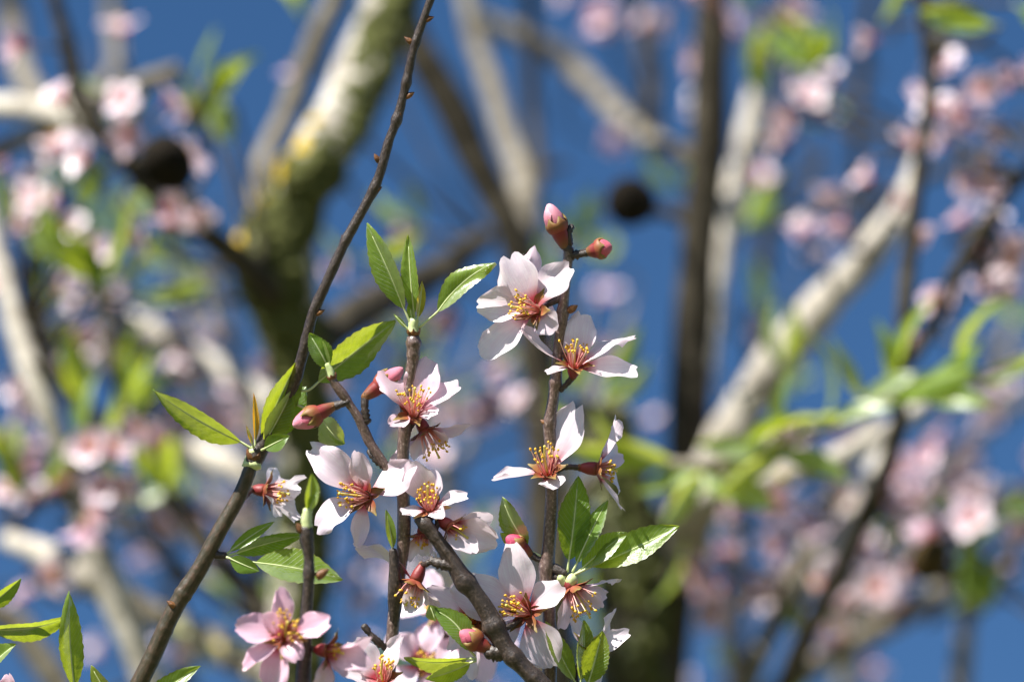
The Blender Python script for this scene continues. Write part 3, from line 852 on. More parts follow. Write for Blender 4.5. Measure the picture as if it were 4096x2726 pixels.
# ---- leafy twig at the lower left edge
bF = Branch('leafy_twig', 'leafy shoot with bright green leaves reaching up from below, left of the long twig')
bF.stem(rows_fg([(-90, 2380, -60, 40), (-110, 2560, -60, 44), (-60, 2720, -55, 48), (60, 2800, -50, 52), (300, 2830, -50, 54), (520, 2850, -50, 58), (800, 2960, -50, 64)]), M['twig_green'], 0.0014, 10, 0.04, big=0.012)
leaf(bF, (300, 2800, -40), (276, 2362, -40), 88, roll=35, fold=0.18, side=.05, label='tall upright leaf lit from behind')
leaf(bF, (-95, 2520, -55), (288, 2462, -60), 92, roll=55, fold=0.2, side=-.05)
leaf(bF, (-90, 2450, -55), (84, 2312, -50), 56, roll=40, fold=0.4)
leaf(bF, (-70, 2700, -50), (64, 2572, -30), 66, roll=-40, fold=0.5)
leaf(bF, (470, 2830, -45), (364, 2658, -30), 66, roll=-20, fold=0.35, tint=(1.1, .95, .8))
leaf(bF, (545, 2840, -45), (802, 2662, -50), 76, roll=-20, fold=0.5)
blossom(bF, (40, 2800, 20), (-.2, .8, .5), [(35, 2690, 40, 90), (-60, 2730, 40, 90), (130, 2790, 60, 80), (-20, 2860, 80, 80)], (60, 2830, -40), tint=PK, slen=60, label='pink petals just rising at the lower left edge')

# ================================================================== boughs behind
def petal_bg(acc, rnd, L, op):
    for k in range(5):
        th = k * 1.2566 + rnd.uniform(-.2, .2)
        d = np.array([math.cos(th), math.sin(th), 0])
        lift = op + rnd.uniform(-.15, .25)
        tip = nrm(d + np.array([0, 0, lift])) * L * rnd.uniform(.85, 1.1)
        acc.add(*blade(d * .0018, tip, (0, 0, 1), L * rnd.uniform(.62, .82), cup=.25, bend=.08, ruffle=.07, nu=6, nv=5, seed=int(rnd.integers(1e6))), 0)

BGM = []
for k in range(6):
    r_ = np.random.default_rng(40 + k)
    acc = Acc()
    petal_bg(acc, r_, 0.0195, [0.15, 0.35, 0.6, 0.25, 0.9, 0.45][k])
    acc.add(*lathe((0, 0, -.007), (0, 0, 1), [(0, .001), (.002, .0022), (.006, .0028), (.0075, .0024)], 8), 1)
    for q in range(5):
        th = q * 1.2566 + .6
        d = np.array([math.cos(th), math.sin(th), 0])
        acc.add(*blade(d * .002, d * .008 + np.array([0, 0, .001]), (0, 0, 1), .004, kind='sepal', nu=3, nv=2, seed=q), 1)
    for q in range(12):
        d = nrm(np.array([r_.normal(0, .35), r_.normal(0, .35), 1]))
        R_, s_ = spline([(*(d * .001), .0002), (*(d * .010), .0002)], .004)
        acc.add(*sweep(R_, s_, 4, 0, cap=False), 2)
        acc.add(*blob(d * .0105, .0008, q, 5), 3)
    acc.add(*lathe((0, 0, -.018), (0, 0, 1), [(0, .0011), (.006, .001), (.0115, .001)], 6), 4)
    o = acc.build('blossom_pattern', [M['petal'], M['calyx'], M['filament'], M['anther'], M['twig_dark']], None, np.zeros(3))
    BGM.append(o.data)
    bpy.data.objects.remove(o)
LFM = []
for k in range(4):
    v, f, uv = blade((0, 0, .005), (0, 0, .05), (0, 1, 0), [.016, .014, .019, .012][k], fold=[.3, .5, .2, .6][k], bend=[.05, .1, -.05, .12][k], kind='leaf', nu=10, nv=6, seed=k, ruffle=.03)
    acc = Acc()
    acc.add(v, f, uv, 0)
    acc.add(*sweep(*spline([(0, 0, 0, .0006), (0, 0, .006, .0005)], .002), 5, 0), 1)
    o = acc.build('leaf_pattern', [M['leaf'], M['shoot']], None, np.zeros(3))
    LFM.append(o.data)
    bpy.data.objects.remove(o)

def put(name, me, br, p, axis, spin, scale, tint):
    o = bpy.data.objects.new(name, me)
    col.objects.link(o)
    o.parent = br.o
    o.location = Vector(p - br.root)
    q = Vector((0, 0, 1)).rotation_difference(Vector(nrm(axis)))
    o.rotation_mode = 'QUATERNION'
    o.rotation_quaternion = q @ Quaternion((0, 0, 1), spin)
    o.scale = (scale,) * 3
    o.color = (*tint, 1)
    return o

r2 = np.random.default_rng(77)
def side_twig(br, p, mat=None, r=.0013):
    """thin side twig from the bough's nearest point out to p"""
    q = br.near(p)
    a = q[:3]
    L = np.linalg.norm(p - a)
    mid = (a + p) / 2 + r2.normal(0, .10, 3) * L + np.array([0, 0, -.04 * L])
    R_, s_ = spline([(*a, min(q[3] * .6, r * 1.8)), (*mid, r * 1.3), (*p, r)], .006)
    v, f, uv = sweep(R_, s_, 6, .08, seed=sd())
    mk('side_twig', v, f, mat or M['dark'], br.o, uv, None, br.root)
    return nrm(p - mid)

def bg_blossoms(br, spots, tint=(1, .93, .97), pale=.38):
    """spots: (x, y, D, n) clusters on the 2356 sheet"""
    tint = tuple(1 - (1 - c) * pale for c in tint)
    for (x, y, D, n) in spots:
        p = BW(x, y, D)
        a = side_twig(br, p)
        for k in range(n):
            ax = nrm(r2.normal(0, .75, 3) + CV((-.25, .35, .35)) + a * .2)
            off = (r2.normal(0, 1, 3) * .010 if k else 0)
            c = p + ax * .0165 * 1.0 + off
            tt = tuple(np.clip(np.array(tint) * (1 + r2.normal(0, .03)) * np.array([1, 1 - abs(r2.normal(0, .06)), 1 - abs(r2.normal(0, .03))]), 0, 1.1))
            put('blossom', BGM[int(r2.integers(6))], br, c, ax, r2.uniform(0, 6.28), r2.uniform(.66, .95), tt)

def bg_leaves(br, spots, tint=(1, 1, 1)):
    """(x, y, D, n, (direction right/up/near) or None)"""
    for (x, y, D, n, d) in spots:
        p = BW(x, y, D)
        side_twig(br, p)
        for k in range(n):
            dd = np.asarray(d if d is not None else (r2.normal(0, .7), .7, r2.normal(0, .5)), float) + (r2.normal(0, .28, 3) if k else 0)
            put('leaf', LFM[int(r2.integers(4))], br, p, CV(dd), r2.uniform(0, 6.28), r2.uniform(.8, 1.15), tint)

def bough(label, pts, mat, ext=True, group=None, seg=14, lump=.07, big=.03, name='bough', roots=None):
    """pts: (x, y, D, width on the 2356 sheet); the last point is the root end"""
    s = 4096 / 2356
    b = Branch(name, label, group)
    rows = [(*BW(x, y, D), w * 1.12 * s / 2 * PX * D / FOCUS) for x, y, D, w in pts]
    x0, y0 = pts[0][:2]
    if y0 < 0 or x0 < 0 or x0 > 2356:
        rows = outgrowth(rows[0], rows[1]) + rows
    x1, y1 = pts[-1][:2]
    if not ext and (x1 < 0 or x1 > 2356):
        rows = rows + outgrowth(rows[-1], rows[-2])[::-1]
    b.stem(rows, mat, .009, seg, lump, ext=ext, big=big, part='limb')
    return b

def outgrowth(end, before):
    """rows that carry a limb on past the edge of the picture, thinning out to a twig"""
    p, q = np.array(end[:3]), np.array(before[:3])
    d = nrm(p - q)
    out = []
    for k, L in enumerate((.16, .34, .52, .72)):
        d = nrm(d + r2.normal(0, .10, 3) + np.array([0, 0, .07]))
        p = p + d * (.16 if k == 0 else .18)
        out.append((*p, end[3] * (.8, .58, .36, .12)[k]))
    return out[::-1]

def more_limb(b, pts, mat, seg=12, lump=.07):
    s = 4096 / 2356
    rows = [(*BW(x, y, D), w * 1.12 * s / 2 * PX * D / FOCUS) for x, y, D, w in pts]
    R_, s_ = spline(rows, .009)
    v, f, uv = sweep(R_, s_, seg, lump, seed=sd())
    mk('limb', v, f, mat, b.o, uv, None, b.root)
    b.R = np.vstack([b.R, R_])

def tufts(b, name, mat, dirn, n, size, s0, s1, spread=.9, flat=.55):
    """moss or lichen cushions on one side of a bough, one joined part"""
    acc = Acc()
    d = nrm(CV(dirn))
    R_ = b.R
    lo, hi = int(s0 * len(b.rows_idx)) if hasattr(b, 'rows_idx') else int(s0 * len(R_)), int(s1 * len(R_))
    for k in range(n):
        q = R_[int(r2.integers(lo, max(lo + 1, hi)))]
        e = nrm(d + r2.normal(0, spread * .5, 3))
        c = q[:3] + e * q[3] * r2.uniform(.85, 1.05)
        r = size * r2.uniform(.5, 1.3)
        acc.add(*lathe(c - e * r * .3, e, [(0, r), (r * .35 * flat, r * 1.05), (r * .9 * flat, r * .7), (r * 1.2 * flat, r * .1)], 7, .25, sd()), 0)
    o = acc.build(name, mat, b.o, b.root)
    o['kind'] = 'stuff'
    return o

# --- the mossy limb
g1 = bough('thick mossy limb leaning across, yellow lichen on its sunlit edge', [(905, -90, 3.3, 105), (885, 40, 3.28, 108), (815, 210, 3.25, 112), (735, 360, 3.2, 118), (665, 480, 3.2, 130), (632, 590, 3.2, 165), (655, 720, 3.2, 140), (690, 860, 3.2, 112), (698, 1050, 3.2, 108), (690, 1300, 3.2, 112), (682, 1500, 3.2, 118), (680, 1700, 3.2, 122)], M['pale'], big=.05)
nvis = int(len(g1.R) * .55)
def tufts_px(b, name, mat, dirn, n, size, y0, y1, spread=.9, flat=.55):
    """the same, limited to the stretch between two heights of the 2356 sheet"""
    rel = b.R[:, :3] - CAM
    dist = rel @ FWD
    yy = (1363 - (rel @ UP) / dist / K * 4096) / (4096 / 2356)
    keep = b.R
    b.R = b.R[(yy > y0) & (yy < y1)]
    o = tufts(b, name, mat, dirn, n, size, 0, 1, spread, flat)
    b.R = keep
    return o
tufts_px(g1, 'moss', M['moss'], (.75, -.25, .62), 520, .007, -150, 1700, 1.0, .8)
tufts_px(g1, 'moss', M['moss'], (.3, -.15, .95), 420, .0065, -150, 1700, .8, .8)
tufts_px(g1, 'moss', M['moss'], (.15, -.1, 1), 380, .006, -150, 440, .55, .8)
tufts_px(g1, 'moss', M['moss'], (0, -.1, 1), 520, .007, 430, 1000, 1.1, .9)
tufts_px(g1, 'lichen', M['lichen_yellow'], (-.75, .2, .6), 44, .0055, 325, 415, .5)
tufts_px(g1, 'lichen', M['lichen_yellow'], (-.85, .2, .45), 60, .006, 480, 590, .6)
tufts_px(g1, 'lichen', M['lichen_grey'], (-.2, .35, .9), 120, .006, 540, 900, 1.3)
tufts_px(g1, 'lichen', M['lichen_grey'], (-.5, .2, .8), 40, .005, 850, 1560, 1.0)
more_limb(g1, [(1120, 545, 3.5, 40), (1010, 620, 3.42, 62), (880, 690, 3.34, 74), (760, 770, 3.26, 80), (690, 850, 3.2, 84)], M['dark'])
bg_blossoms(g1, [(700, 222, 3.5, 1), (915, 210, 3.5, 2), (870, 560, 3.5, 1), (820, 640, 3.4, 1), (830, 1380, 3.5, 2), (790, 1420, 3.6, 1), (1050, 760, 3.5, 1)], (1, .84, .9))
bg_leaves(g1, [(702, 45, 3.5, 2, (-.3, .6, .3)), (830, 600, 3.4, 2, None)], (1.0, 1.0, 1))

g2 = bough('slim grey-brown branch running alongside the mossy limb', [(780, -80, 3.4, 40), (742, 60, 3.4, 44), (690, 180, 3.4, 44), (640, 300, 3.38, 40), (605, 370, 3.35, 36), (592, 450, 3.3, 36), (620, 560, 3.22, 40)], M['grey'], ext=False)
g3 = bough('olive-brown curved branch beside the dark twig, against open sky', [(915, -60, 3.6, 52), (950, 80, 3.6, 62), (1000, 175, 3.6, 70), (1050, 270, 3.6, 72), (1095, 370, 3.6, 72), (1140, 460, 3.6, 70), (1178, 550, 3.6, 72), (1210, 660, 3.6, 74), (1240, 850, 3.6, 80), (1260, 1150, 3.6, 84), (1290, 1700, 3.6, 92)], M['dark'], big=.04)  # dark bark puts the branch's shadow into its colour
g4 = bough('pale knobbly branch meeting the olive-brown one in a fork', [(1060, -70, 3.9, 40), (1100, 110, 3.88, 42), (1148, 250, 3.84, 46), (1185, 370, 3.8, 48), (1205, 450, 3.74, 54), (1200, 540, 3.66, 56), (1205, 640, 3.6, 60)], M['grey'], ext=False)  # greyer bark dims the branch as shadow would
g5 = bough('thin dark straight branch with one side knob, above the pink bud', [(1212, -80, 4.0, 30), (1222, 100, 4.0, 32), (1226, 280, 4.0, 32), (1236, 390, 3.95, 34), (1222, 480, 3.85, 36), (1208, 580, 3.65, 40)], M['dark'], ext=False)
more_limb(g5, [(1300, 380, 3.98, 18), (1262, 388, 3.96, 22), (1234, 392, 3.95, 26)], M['dark'])
g6 = bough('faint grey branch slanting across the sky to the upright dark limb', [(1090, 40, 4.2, 34), (1180, 75, 4.2, 42), (1250, 100, 4.2, 42), (1330, 165, 4.2, 46), (1420, 260, 4.15, 44), (1500, 325, 4.0, 40), (1560, 352, 3.8, 36), (1622, 372, 3.5, 34)], M['grey'], ext=False)
more_limb(g6, [(1455, -60, 4.2, 34), (1480, 90, 4.2, 36), (1500, 240, 4.15, 36), (1512, 330, 4.05, 36)], M['dark'])
bg_blossoms(g6, [(1400, 75, 4.1, 2), (1410, 110, 4.1, 1), (1475, 55, 4.1, 2), (1500, 95, 4.05, 1), (1350, -5, 4.2, 1), (1375, 330, 4.3, 1), (1545, 20, 4.0, 1)], (1, .82, .86))

# --- upright limb right of centre
g7 = bough('upright dark olive limb with bare forks and a black dried almond', [(1650, -90, 3.4, 56), (1638, 120, 3.4, 69), (1630, 330, 3.4, 76), (1612, 500, 3.4, 79), (1600, 640, 3.4, 79), (1586, 820, 3.4, 81), (1584, 1000, 3.4, 84), (1560, 1250, 3.42, 99), (1520, 1500, 3.45, 115), (1500, 1720, 3.5, 125)], M['dark'], big=.05)
more_limb(g7, [(1450, 480, 3.42, 22), (1520, 488, 3.4, 26), (1580, 505, 3.4, 34), (1606, 540, 3.4, 34)], M['dark'])
more_limb(g7, [(1490, 330, 3.5, 20), (1560, 345, 3.45, 32), (1622, 385, 3.4, 44)], M['dark'])
g7b = bough('branch with bark whitened for sunlight, beside the upright dark limb', [(1760, 140, 3.7, 36), (1725, 290, 3.68, 46), (1700, 400, 3.65, 52), (1672, 500, 3.6, 58), (1645, 640, 3.56, 58), (1628, 760, 3.54, 54), (1612, 900, 3.5, 50), (1596, 1010, 3.44, 48)], M['pale'], ext=False)  # pale bark stands in for sunlight on this branch
bg_blossoms(g7, [(1655, 20, 3.3, 1), (1600, 55, 3.4, 1)], (1, .5, .48), 1.0)
bg_blossoms(g7b, [(1705, 70, 3.6, 2), (1715, 175, 3.6, 1), (1690, 110, 3.7, 1), (1780, 60, 3.7, 1), (1640, 960, 3.5, 2), (1632, 1010, 3.5, 2), (1690, 350, 3.6, 1)], (1, .92, .97))
bg_leaves(g7b, [(1740, 225, 3.6, 3, (.1, .8, .3)), (1750, 40, 3.6, 2, None)])

# --- bright thick diagonal
g8 = bough('broad sunlit whitish limb sloping down behind the leafy shoot', [(2130, 330, 3.35, 34), (2075, 470, 3.32, 48), (1990, 590, 3.3, 66), (1900, 690, 3.3, 78), (1800, 815, 3.3, 82), (1715, 940, 3.3, 84), (1650, 1060, 3.3, 86), (1600, 1180, 3.35, 90), (1560, 1320, 3.4, 90)], M['pale'], ext=False, lump=.09)
bg_blossoms(g8, [(2045, 450, 3.2, 2), (2030, 520, 3.2, 2), (1865, 590, 3.25, 1), (1880, 570, 3.4, 1), (1935, 410, 3.5, 1), (1830, 255, 3.4, 2), (1870, 265, 3.4, 2), (1905, 245, 3.45, 1), (1820, 960, 3.4, 1), (1780, 1010, 3.4, 2), (1850, 1010, 3.4, 1), (1720, 1080, 3.4, 1)], (1, .93, .95))
bg_leaves(g8, [(1855, 180, 3.4, 4, (.2, .7, .4)), (1880, 150, 3.5, 3, None), (1800, 870, 3.1, 2, (.1, 1, .3))], (1.1, 1.1, 1.4))
# --- thin dark uprights on the right
g9 = bough('thin dark wavy upright branch in front of the whitish limb', [(2112, -90, 2.95, 26), (2128, 60, 2.95, 28), (2142, 190, 2.95, 30), (2118, 380, 2.95, 30), (2095, 560, 2.95, 32), (2080, 720, 2.95, 34), (2072, 860, 2.95, 34), (2062, 1000, 2.97, 34), (2010, 1140, 3.05, 38), (1930, 1320, 3.15, 42), (1840, 1500, 3.25, 46), (1760, 1720, 3.3, 52)], M['dark'], big=.03)
more_limb(g9, [(2200, -60, 3.0, 14), (2170, 60, 3.0, 18), (2150, 140, 2.97, 22), (2140, 190, 2.95, 24)], M['dark'])
g10 = bough('slender bent branch joining the thin dark upright in a vee', [(2420, 330, 2.98, 22), (2330, 430, 2.98, 24), (2262, 520, 2.98, 26), (2205, 610, 2.97, 26), (2160, 710, 2.96, 28), (2120, 790, 2.95, 30), (2075, 850, 2.95, 30)], M['dark'], ext=False)
bg_blossoms(g9, [(2045, 505, 3.0, 1), (2170, 180, 3.2, 1), (2185, 210, 3.2, 1), (2060, 90, 3.2, 1)], (1, .94, .96))
bg_leaves(g9, [(2025, 60, 3.1, 2, (.3, .8, .2)), (2300, 60, 2.85, 2, (-1, -.05, .2)), (2330, 10, 2.85, 3, (.9, -.5, .2))], (1.15, 1.15, 1.6))
bg_blossoms(g10, [(2200, 340, 3.1, 1), (2235, 300, 3.1, 2), (2180, 300, 3.1, 1), (2262, 270, 3.1, 1), (2300, 400, 3.1, 2), (2285, 420, 3.2, 1), (2330, 200, 3.2, 2), (2348, 260, 3.1, 1), (2290, 500, 3.1, 1), (2320, 540, 3.2, 2), (2345, 620, 3.2, 1), (2250, 560, 3.15, 1), (2240, 640, 3.2, 1), (2190, 740, 3.05, 2), (2170, 780, 3.1, 1), (2300, 630, 3.3, 1), (2220, 350, 3.3, 1), (2360, 480, 3.2, 1), (2280, 690, 3.3, 1)], (1, .86, .93))
# --- leafy shoot across the right
g11 = bough('leafy green shoot running almost level across the right side', [(2440, 800, 2.85, 12), (2330, 835, 2.85, 14), (2220, 872, 2.84, 16), (2090, 900, 2.83, 18), (1960, 955, 2.82, 20), (1840, 1010, 2.82, 22), (1720, 1050, 2.82, 24), (1600, 1070, 2.83, 26), (1480, 1060, 2.84, 28), (1380, 1090, 2.86, 32), (1300, 1240, 2.95, 40), (1250, 1500, 3.0, 46), (1240, 1720, 3.0, 50)], M['grey'], big=.025)
for (x, y, d) in ((2300, 840, (.9, .3, .2)), (2210, 862, (.5, .9, .3)), (2190, 862, (.9, .4, .3)), (2110, 880, (.8, .6, .3)), (2085, 890, (.6, -.1, .5)), (2050, 905, (-.25, 1, .2)), (2040, 905, (.35, 1, .2)), (1995, 935, (-.5, .9, .3)), (1970, 945, (-.9, -.35, .4)), (1930, 965, (-.95, -.3, .3)), (1900, 980, (-.9, -.2, .4)), (1890, 985, (-.2, 1, .2)), (1850, 1005, (-.8, -.5, .3)), (1800, 1025, (.1, .9, .3)), (1770, 1035, (-.95, .1, .3)), (1720, 1050, (-.9, -.4, .3)), (1700, 1052, (.7, .6, .3)), (1640, 1066, (-.9, -.35, .3)), (1600, 1070, (.8, .3, .3)), (1560, 1070, (-1, .1, .3)), (1545, 1070, (-.9, .35, .3)), (1500, 1062, (-.7, .55, .4)), (1660, 1062, (.6, -.5, .3)), (1480, 1062, (-.9, .2, .3)), (1760, 1040, (.8, -.3, .4)), (1585, 1075, (.6, -.35, .4)), (1620, 1068, (-.4, -.5, .4)), (1870, 995, (.9, .35, .4)), (1950, 955, (.8, .5, .4)), (2020, 925, (.9, .3, .4))):
    p = BW(x, y, 2.83)
    p = g11.near(p)[:3] + r2.normal(0, .0012, 3)
    put('leaf', LFM[int(r2.integers(4))], g11, p, CV(d), r2.uniform(0, 6.28), r2.uniform(.85, 1.2), (1.3, 1.2, 2.4) if r2.uniform() < .5 else (1, 1, 1))
g12 = bough('whitish gnarled branch just under the leafy shoot', [(2130, 930, 3.1, 26), (2050, 985, 3.08, 36), (1960, 1035, 3.06, 42), (1860, 1075, 3.05, 44), (1760, 1100, 3.05, 46), (1660, 1130, 3.1, 48), (1580, 1165, 3.2, 50), (1550, 1230, 3.36, 54)], M['pale'], ext=False, lump=.1)
tufts_px(g12, 'lichen', M['lichen_yellow'], (.1, .2, .9), 14, .005, 1090, 1180, .9)
pk = []
for k in range(34):
    x, y = r2.uniform(1600, 2380), r2.uniform(1060, 1430)
    if x > 2120 and y > 1330:
        continue
    pk.append((x, y, r2.uniform(3.2, 3.9), 1 if r2.uniform() < .6 else 2))
g13 = bough('long olive branch slanting down through the blossom haze at right', [(2010, 960, 3.35, 26), (1965, 1030, 3.35, 32), (1912, 1150, 3.35, 36), (1850, 1280, 3.35, 38), (1800, 1390, 3.35, 42), (1745, 1510, 3.35, 46), (1690, 1640, 3.35, 50), (1650, 1760, 3.35, 54)], M['grey'], big=.03)
more_limb(g13, [(2060, 1010, 3.5, 34), (2000, 1110, 3.48, 46), (1930, 1240, 3.45, 46), (1870, 1330, 3.4, 40), (1830, 1340, 3.36, 36)], M['pale'])
bg_blossoms(g13, [s for s in pk if s[0] < 1960] + [(1640, 1290, 3.3, 2), (1690, 1295, 3.3, 1), (1610, 1230, 3.4, 1), (1850, 1150, 3.3, 2), (1790, 1180, 3.4, 1)], (1, .82, .9))
bg_leaves(g13, [(1915, 1440, 3.3, 2, (.1, .9, .4)), (1850, 1480, 3.4, 1, None)])
g14 = bough('grey branch crossing the blue gap at the lower right with a brown dried almond', [(2330, 1120, 3.75, 30), (2200, 1320, 3.75, 38), (2110, 1400, 3.75, 44), (1980, 1470, 3.75, 46), (1860, 1540, 3.75, 50), (1740, 1640, 3.75, 54)], M['grey'], big=.03)
more_limb(g14, [(2250, 1330, 3.7, 22), (2225, 1420, 3.72, 34), (2212, 1520, 3.74, 40), (2205, 1700, 3.76, 46)], M['grey'])
more_limb(g14, [(2440, 1160, 3.8, 16), (2330, 1250, 3.78, 24), (2250, 1330, 3.74, 30), (2180, 1345, 3.74, 32)], M['grey'])
bg_blossoms(g14, [s for s in pk if s[0] >= 1960] + [(2060, 1350, 3.3, 1), (2070, 1335, 3.35, 1), (2340, 1200, 3.5, 1), (2300, 1130, 3.5, 1), (2250, 1180, 3.4, 1), (2180, 1150, 3.5, 2), (2130, 1080, 3.4, 1), (2120, 1200, 3.5, 1), (2200, 1060, 3.6, 1), (2270, 1060, 3.5, 1)], (1, .80, .90))
bg_leaves(g14, [(2210, 1400, 3.5, 2, (.1, .9, .3)), (2240, 1420, 3.5, 1, (.3, .8, .3)), (2300, 1180, 3.6, 2, None), (2160, 1250, 3.6, 2, None)], (1.1, 1.1, 1.2))
# --- second mossy limb low right
g15 = bough('lichen-covered dark limb rising behind the lowest blossoms', [(1400, 930, 3.3, 70), (1420, 1060, 3.3, 100), (1440, 1200, 3.3, 128), (1455, 1340, 3.3, 140), (1462, 1480, 3.3, 145), (1462, 1720, 3.3, 150)], M['dark'], big=.06)
tufts_px(g15, 'moss', M['moss'], (.2, 0, .9), 300, .007, 950, 1720, 1.3, .8)
tufts_px(g15, 'lichen', M['lichen_grey'], (-.2, .3, .9), 150, .0055, 950, 1720, 1.3)
bg_leaves(g15, [(1330, 920, 3.0, 2, (-.2, .9, .2)), (1380, 930, 3.05, 2, (.4, .8, .2)), (1300, 1010, 3.2, 2, None), (1500, 1400, 3.1, 1, None)])
bg_blossoms(g15, [(1110, 905, 3.4, 2), (1130, 940, 3.4, 2), (1090, 950, 3.5, 1), (1230, 960, 3.4, 1), (1180, 900, 3.5, 1), (1000, 1090, 3.5, 1)], (1, .84, .92))

# ================================================================== left side
h1 = bough('dark crooked branch from the upper left corner, a black dried almond hanging on it', [(105, -90, 3.05, 26), (130, 10, 3.05, 30), (152, 90, 3.05, 32), (165, 180, 3.05, 36), (200, 262, 3.05, 42), (285, 365, 3.05, 46), (375, 455, 3.06, 48), (455, 525, 3.08, 50), (550, 595, 3.12, 54), (630, 680, 3.18, 60)], M['dark'], ext=False)
bg_blossoms(h1, [(112, 108, 2.95, 1), (320, 262, 3.0, 2), (345, 280, 3.0, 1), (280, 130, 3.3, 1), (540, 245, 3.2, 1), (480, 310, 3.1, 1), (250, 395, 2.95, 2), (180, 390, 3.2, 1), (330, 505, 2.95, 2), (380, 530, 2.95, 2), (435, 440, 3.0, 1)], (1, .80, .83))
bg_leaves(h1, [(440, 200, 3.2, 1, (.4, .9, .2)), (460, 270, 3.1, 2, (.6, .6, .3)), (430, 310, 3.1, 3, (.3, .8, .3)), (530, 340, 3.2, 2, None), (260, 300, 3.2, 2, None), (180, 500, 3.3, 3, (.3, 1, .2))], (1, 1, 1))
h2 = bough('blunt grey branch stub angled up beside the crooked dark branch', [(408, 165, 3.2, 36), (340, 190, 3.2, 40), (270, 215, 3.16, 42), (205, 248, 3.06, 42)], M['grey'], ext=False)
h3 = bough('pair of pale branches entering level from the left edge', [(225, 295, 3.1, 40), (150, 268, 3.15, 46), (60, 250, 3.2, 48), (-60, 240, 3.25, 48), (-220, 260, 3.3, 44)], M['pale'], ext=False)
more_limb(h3, [(190, 280, 3.14, 36), (110, 300, 3.2, 36), (20, 335, 3.25, 38), (-120, 400, 3.3, 40)], M['grey'])
more_limb(h3, [(150, 225, 3.1, 40), (185, 260, 3.08, 48), (215, 295, 3.07, 44)], M['pale'])
h4 = bough('hazy grey branch at the upper left corner, straight and leafless', [(5, -90, 4.0, 44), (30, 60, 4.0, 48), (62, 190, 3.9, 46), (120, 250, 3.5, 44), (175, 268, 3.12, 40)], M['grey'], ext=False)
more_limb(h4, [(255, -80, 4.2, 30), (260, 60, 4.2, 32), (268, 150, 4.1, 32), (215, 230, 3.5, 36), (190, 262, 3.12, 36)], M['grey'])
h5 = bough('dark thin branch dropping to the pale forked bough at left', [(95, 300, 3.3, 20), (85, 400, 3.3, 24), (78, 520, 3.3, 28), (72, 640, 3.3, 32), (62, 740, 3.25, 34), (55, 800, 3.15, 36)], M['dark'], ext=False)
bg_blossoms(h5, [(110, 480, 3.2, 1), (105, 545, 3.2, 1), (120, 470, 3.4, 1), (40, 470, 3.3, 1), (30, 430, 3.4, 1), (20, 700, 3.2, 1), (230, 605, 3.1, 1), (190, 560, 3.2, 1), (160, 745, 3.2, 1), (60, 590, 3.2, 1), (185, 480, 3.2, 1), (130, 400, 3.1, 1)], (1, .88, .93))
bg_leaves(h5, [(20, 560, 3.2, 2, (-.2, .9, .2)), (310, 690, 2.95, 1, (1, .18, .2)), (250, 690, 3.0, 3, (-.4, .9, .3)), (240, 660, 3.0, 2, (.3, .9, .3)), (215, 650, 3.0, 2, (-.7, .6, .3)), (150, 620, 3.1, 2, None)], (1, 1, 1))
h6 = bough('long pale branch sloping down the left side to the lower edge', [(-30, 500, 3.2, 30), (10, 650, 3.15, 36), (45, 780, 3.12, 44), (90, 900, 3.1, 44), (140, 1030, 3.1, 46), (185, 1160, 3.1, 50), (225, 1290, 3.1, 62), (270, 1390, 3.1, 66), (310, 1480, 3.1, 68), (350, 1600, 3.1, 72), (380, 1720, 3.1, 76)], M['pale'], big=.04)
more_limb(h6, [(20, 1240, 3.2, 40), (80, 1265, 3.15, 50), (140, 1290, 3.12, 56), (190, 1330, 3.1, 58), (235, 1345, 3.1, 58)], M['pale'])
bg_blossoms(h6, [(215, 1080, 2.95, 2), (240, 1060, 2.95, 1), (250, 1140, 2.95, 2), (200, 1050, 3.0, 1), (290, 1180, 2.95, 1), (110, 1200, 3.1, 1), (150, 1185, 3.1, 1), (70, 1340, 3.0, 1), (20, 900, 3.2, 1), (20, 960, 3.2, 1), (40, 1010, 3.3, 1), (100, 905, 3.3, 1), (70, 990, 3.3, 1), (15, 1180, 3.2, 1), (130, 950, 3.3, 1), (260, 1020, 3.1, 1), (400, 1430, 3.4, 1), (330, 1240, 3.3, 1), (15, 1110, 3.2, 1)], (1, .84, .90))
bg_leaves(h6, [(90, 1130, 3.0, 2, (.7, .6, .3)), (120, 1120, 3.0, 2, (.5, .8, .3)), (60, 1160, 3.1, 2, (-.4, .7, .3)), (190, 1040, 3.0, 2, None), (30, 1060, 3.1, 2, None), (270, 1160, 3.1, 1, None)], (1, 1, .9))
h7 = bough('dark olive branch winding from the left bough towards the mossy limb', [(50, 700, 3.4, 34), (90, 800, 3.4, 38), (150, 895, 3.4, 40), (240, 985, 3.4, 42), (330, 1050, 3.4, 42), (390, 1130, 3.4, 44), (450, 1230, 3.38, 44), (530, 1320, 3.34, 48), (590, 1390, 3.3, 54), (650, 1470, 3.25, 60)], M['dark'], ext=False)
more_limb(h7, [(240, 540, 3.5, 24), (236, 680, 3.5, 28), (255, 820, 3.45, 30), (290, 950, 3.42, 32), (330, 1045, 3.4, 34)], M['dark'])
bg_blossoms(h7, [(450, 800, 3.5, 1), (400, 980, 3.5, 1), (420, 910, 3.5, 1), (480, 1010, 3.5, 1), (360, 960, 3.5, 1), (480, 820, 3.5, 1), (440, 860, 3.5, 1), (350, 1010, 3.3, 1), (610, 880, 3.6, 1), (560, 930, 3.6, 1)], (1, .78, .84))
bg_leaves(h7, [(210, 930, 3.1, 3, (-.2, .9, .3)), (290, 960, 3.1, 2, (.4, .9, .3)), (300, 930, 3.2, 2, (.1, 1, .2)), (380, 1140, 3.2, 2, None), (420, 1120, 3.2, 2, None)], (1.1, 1.1, 1.2))
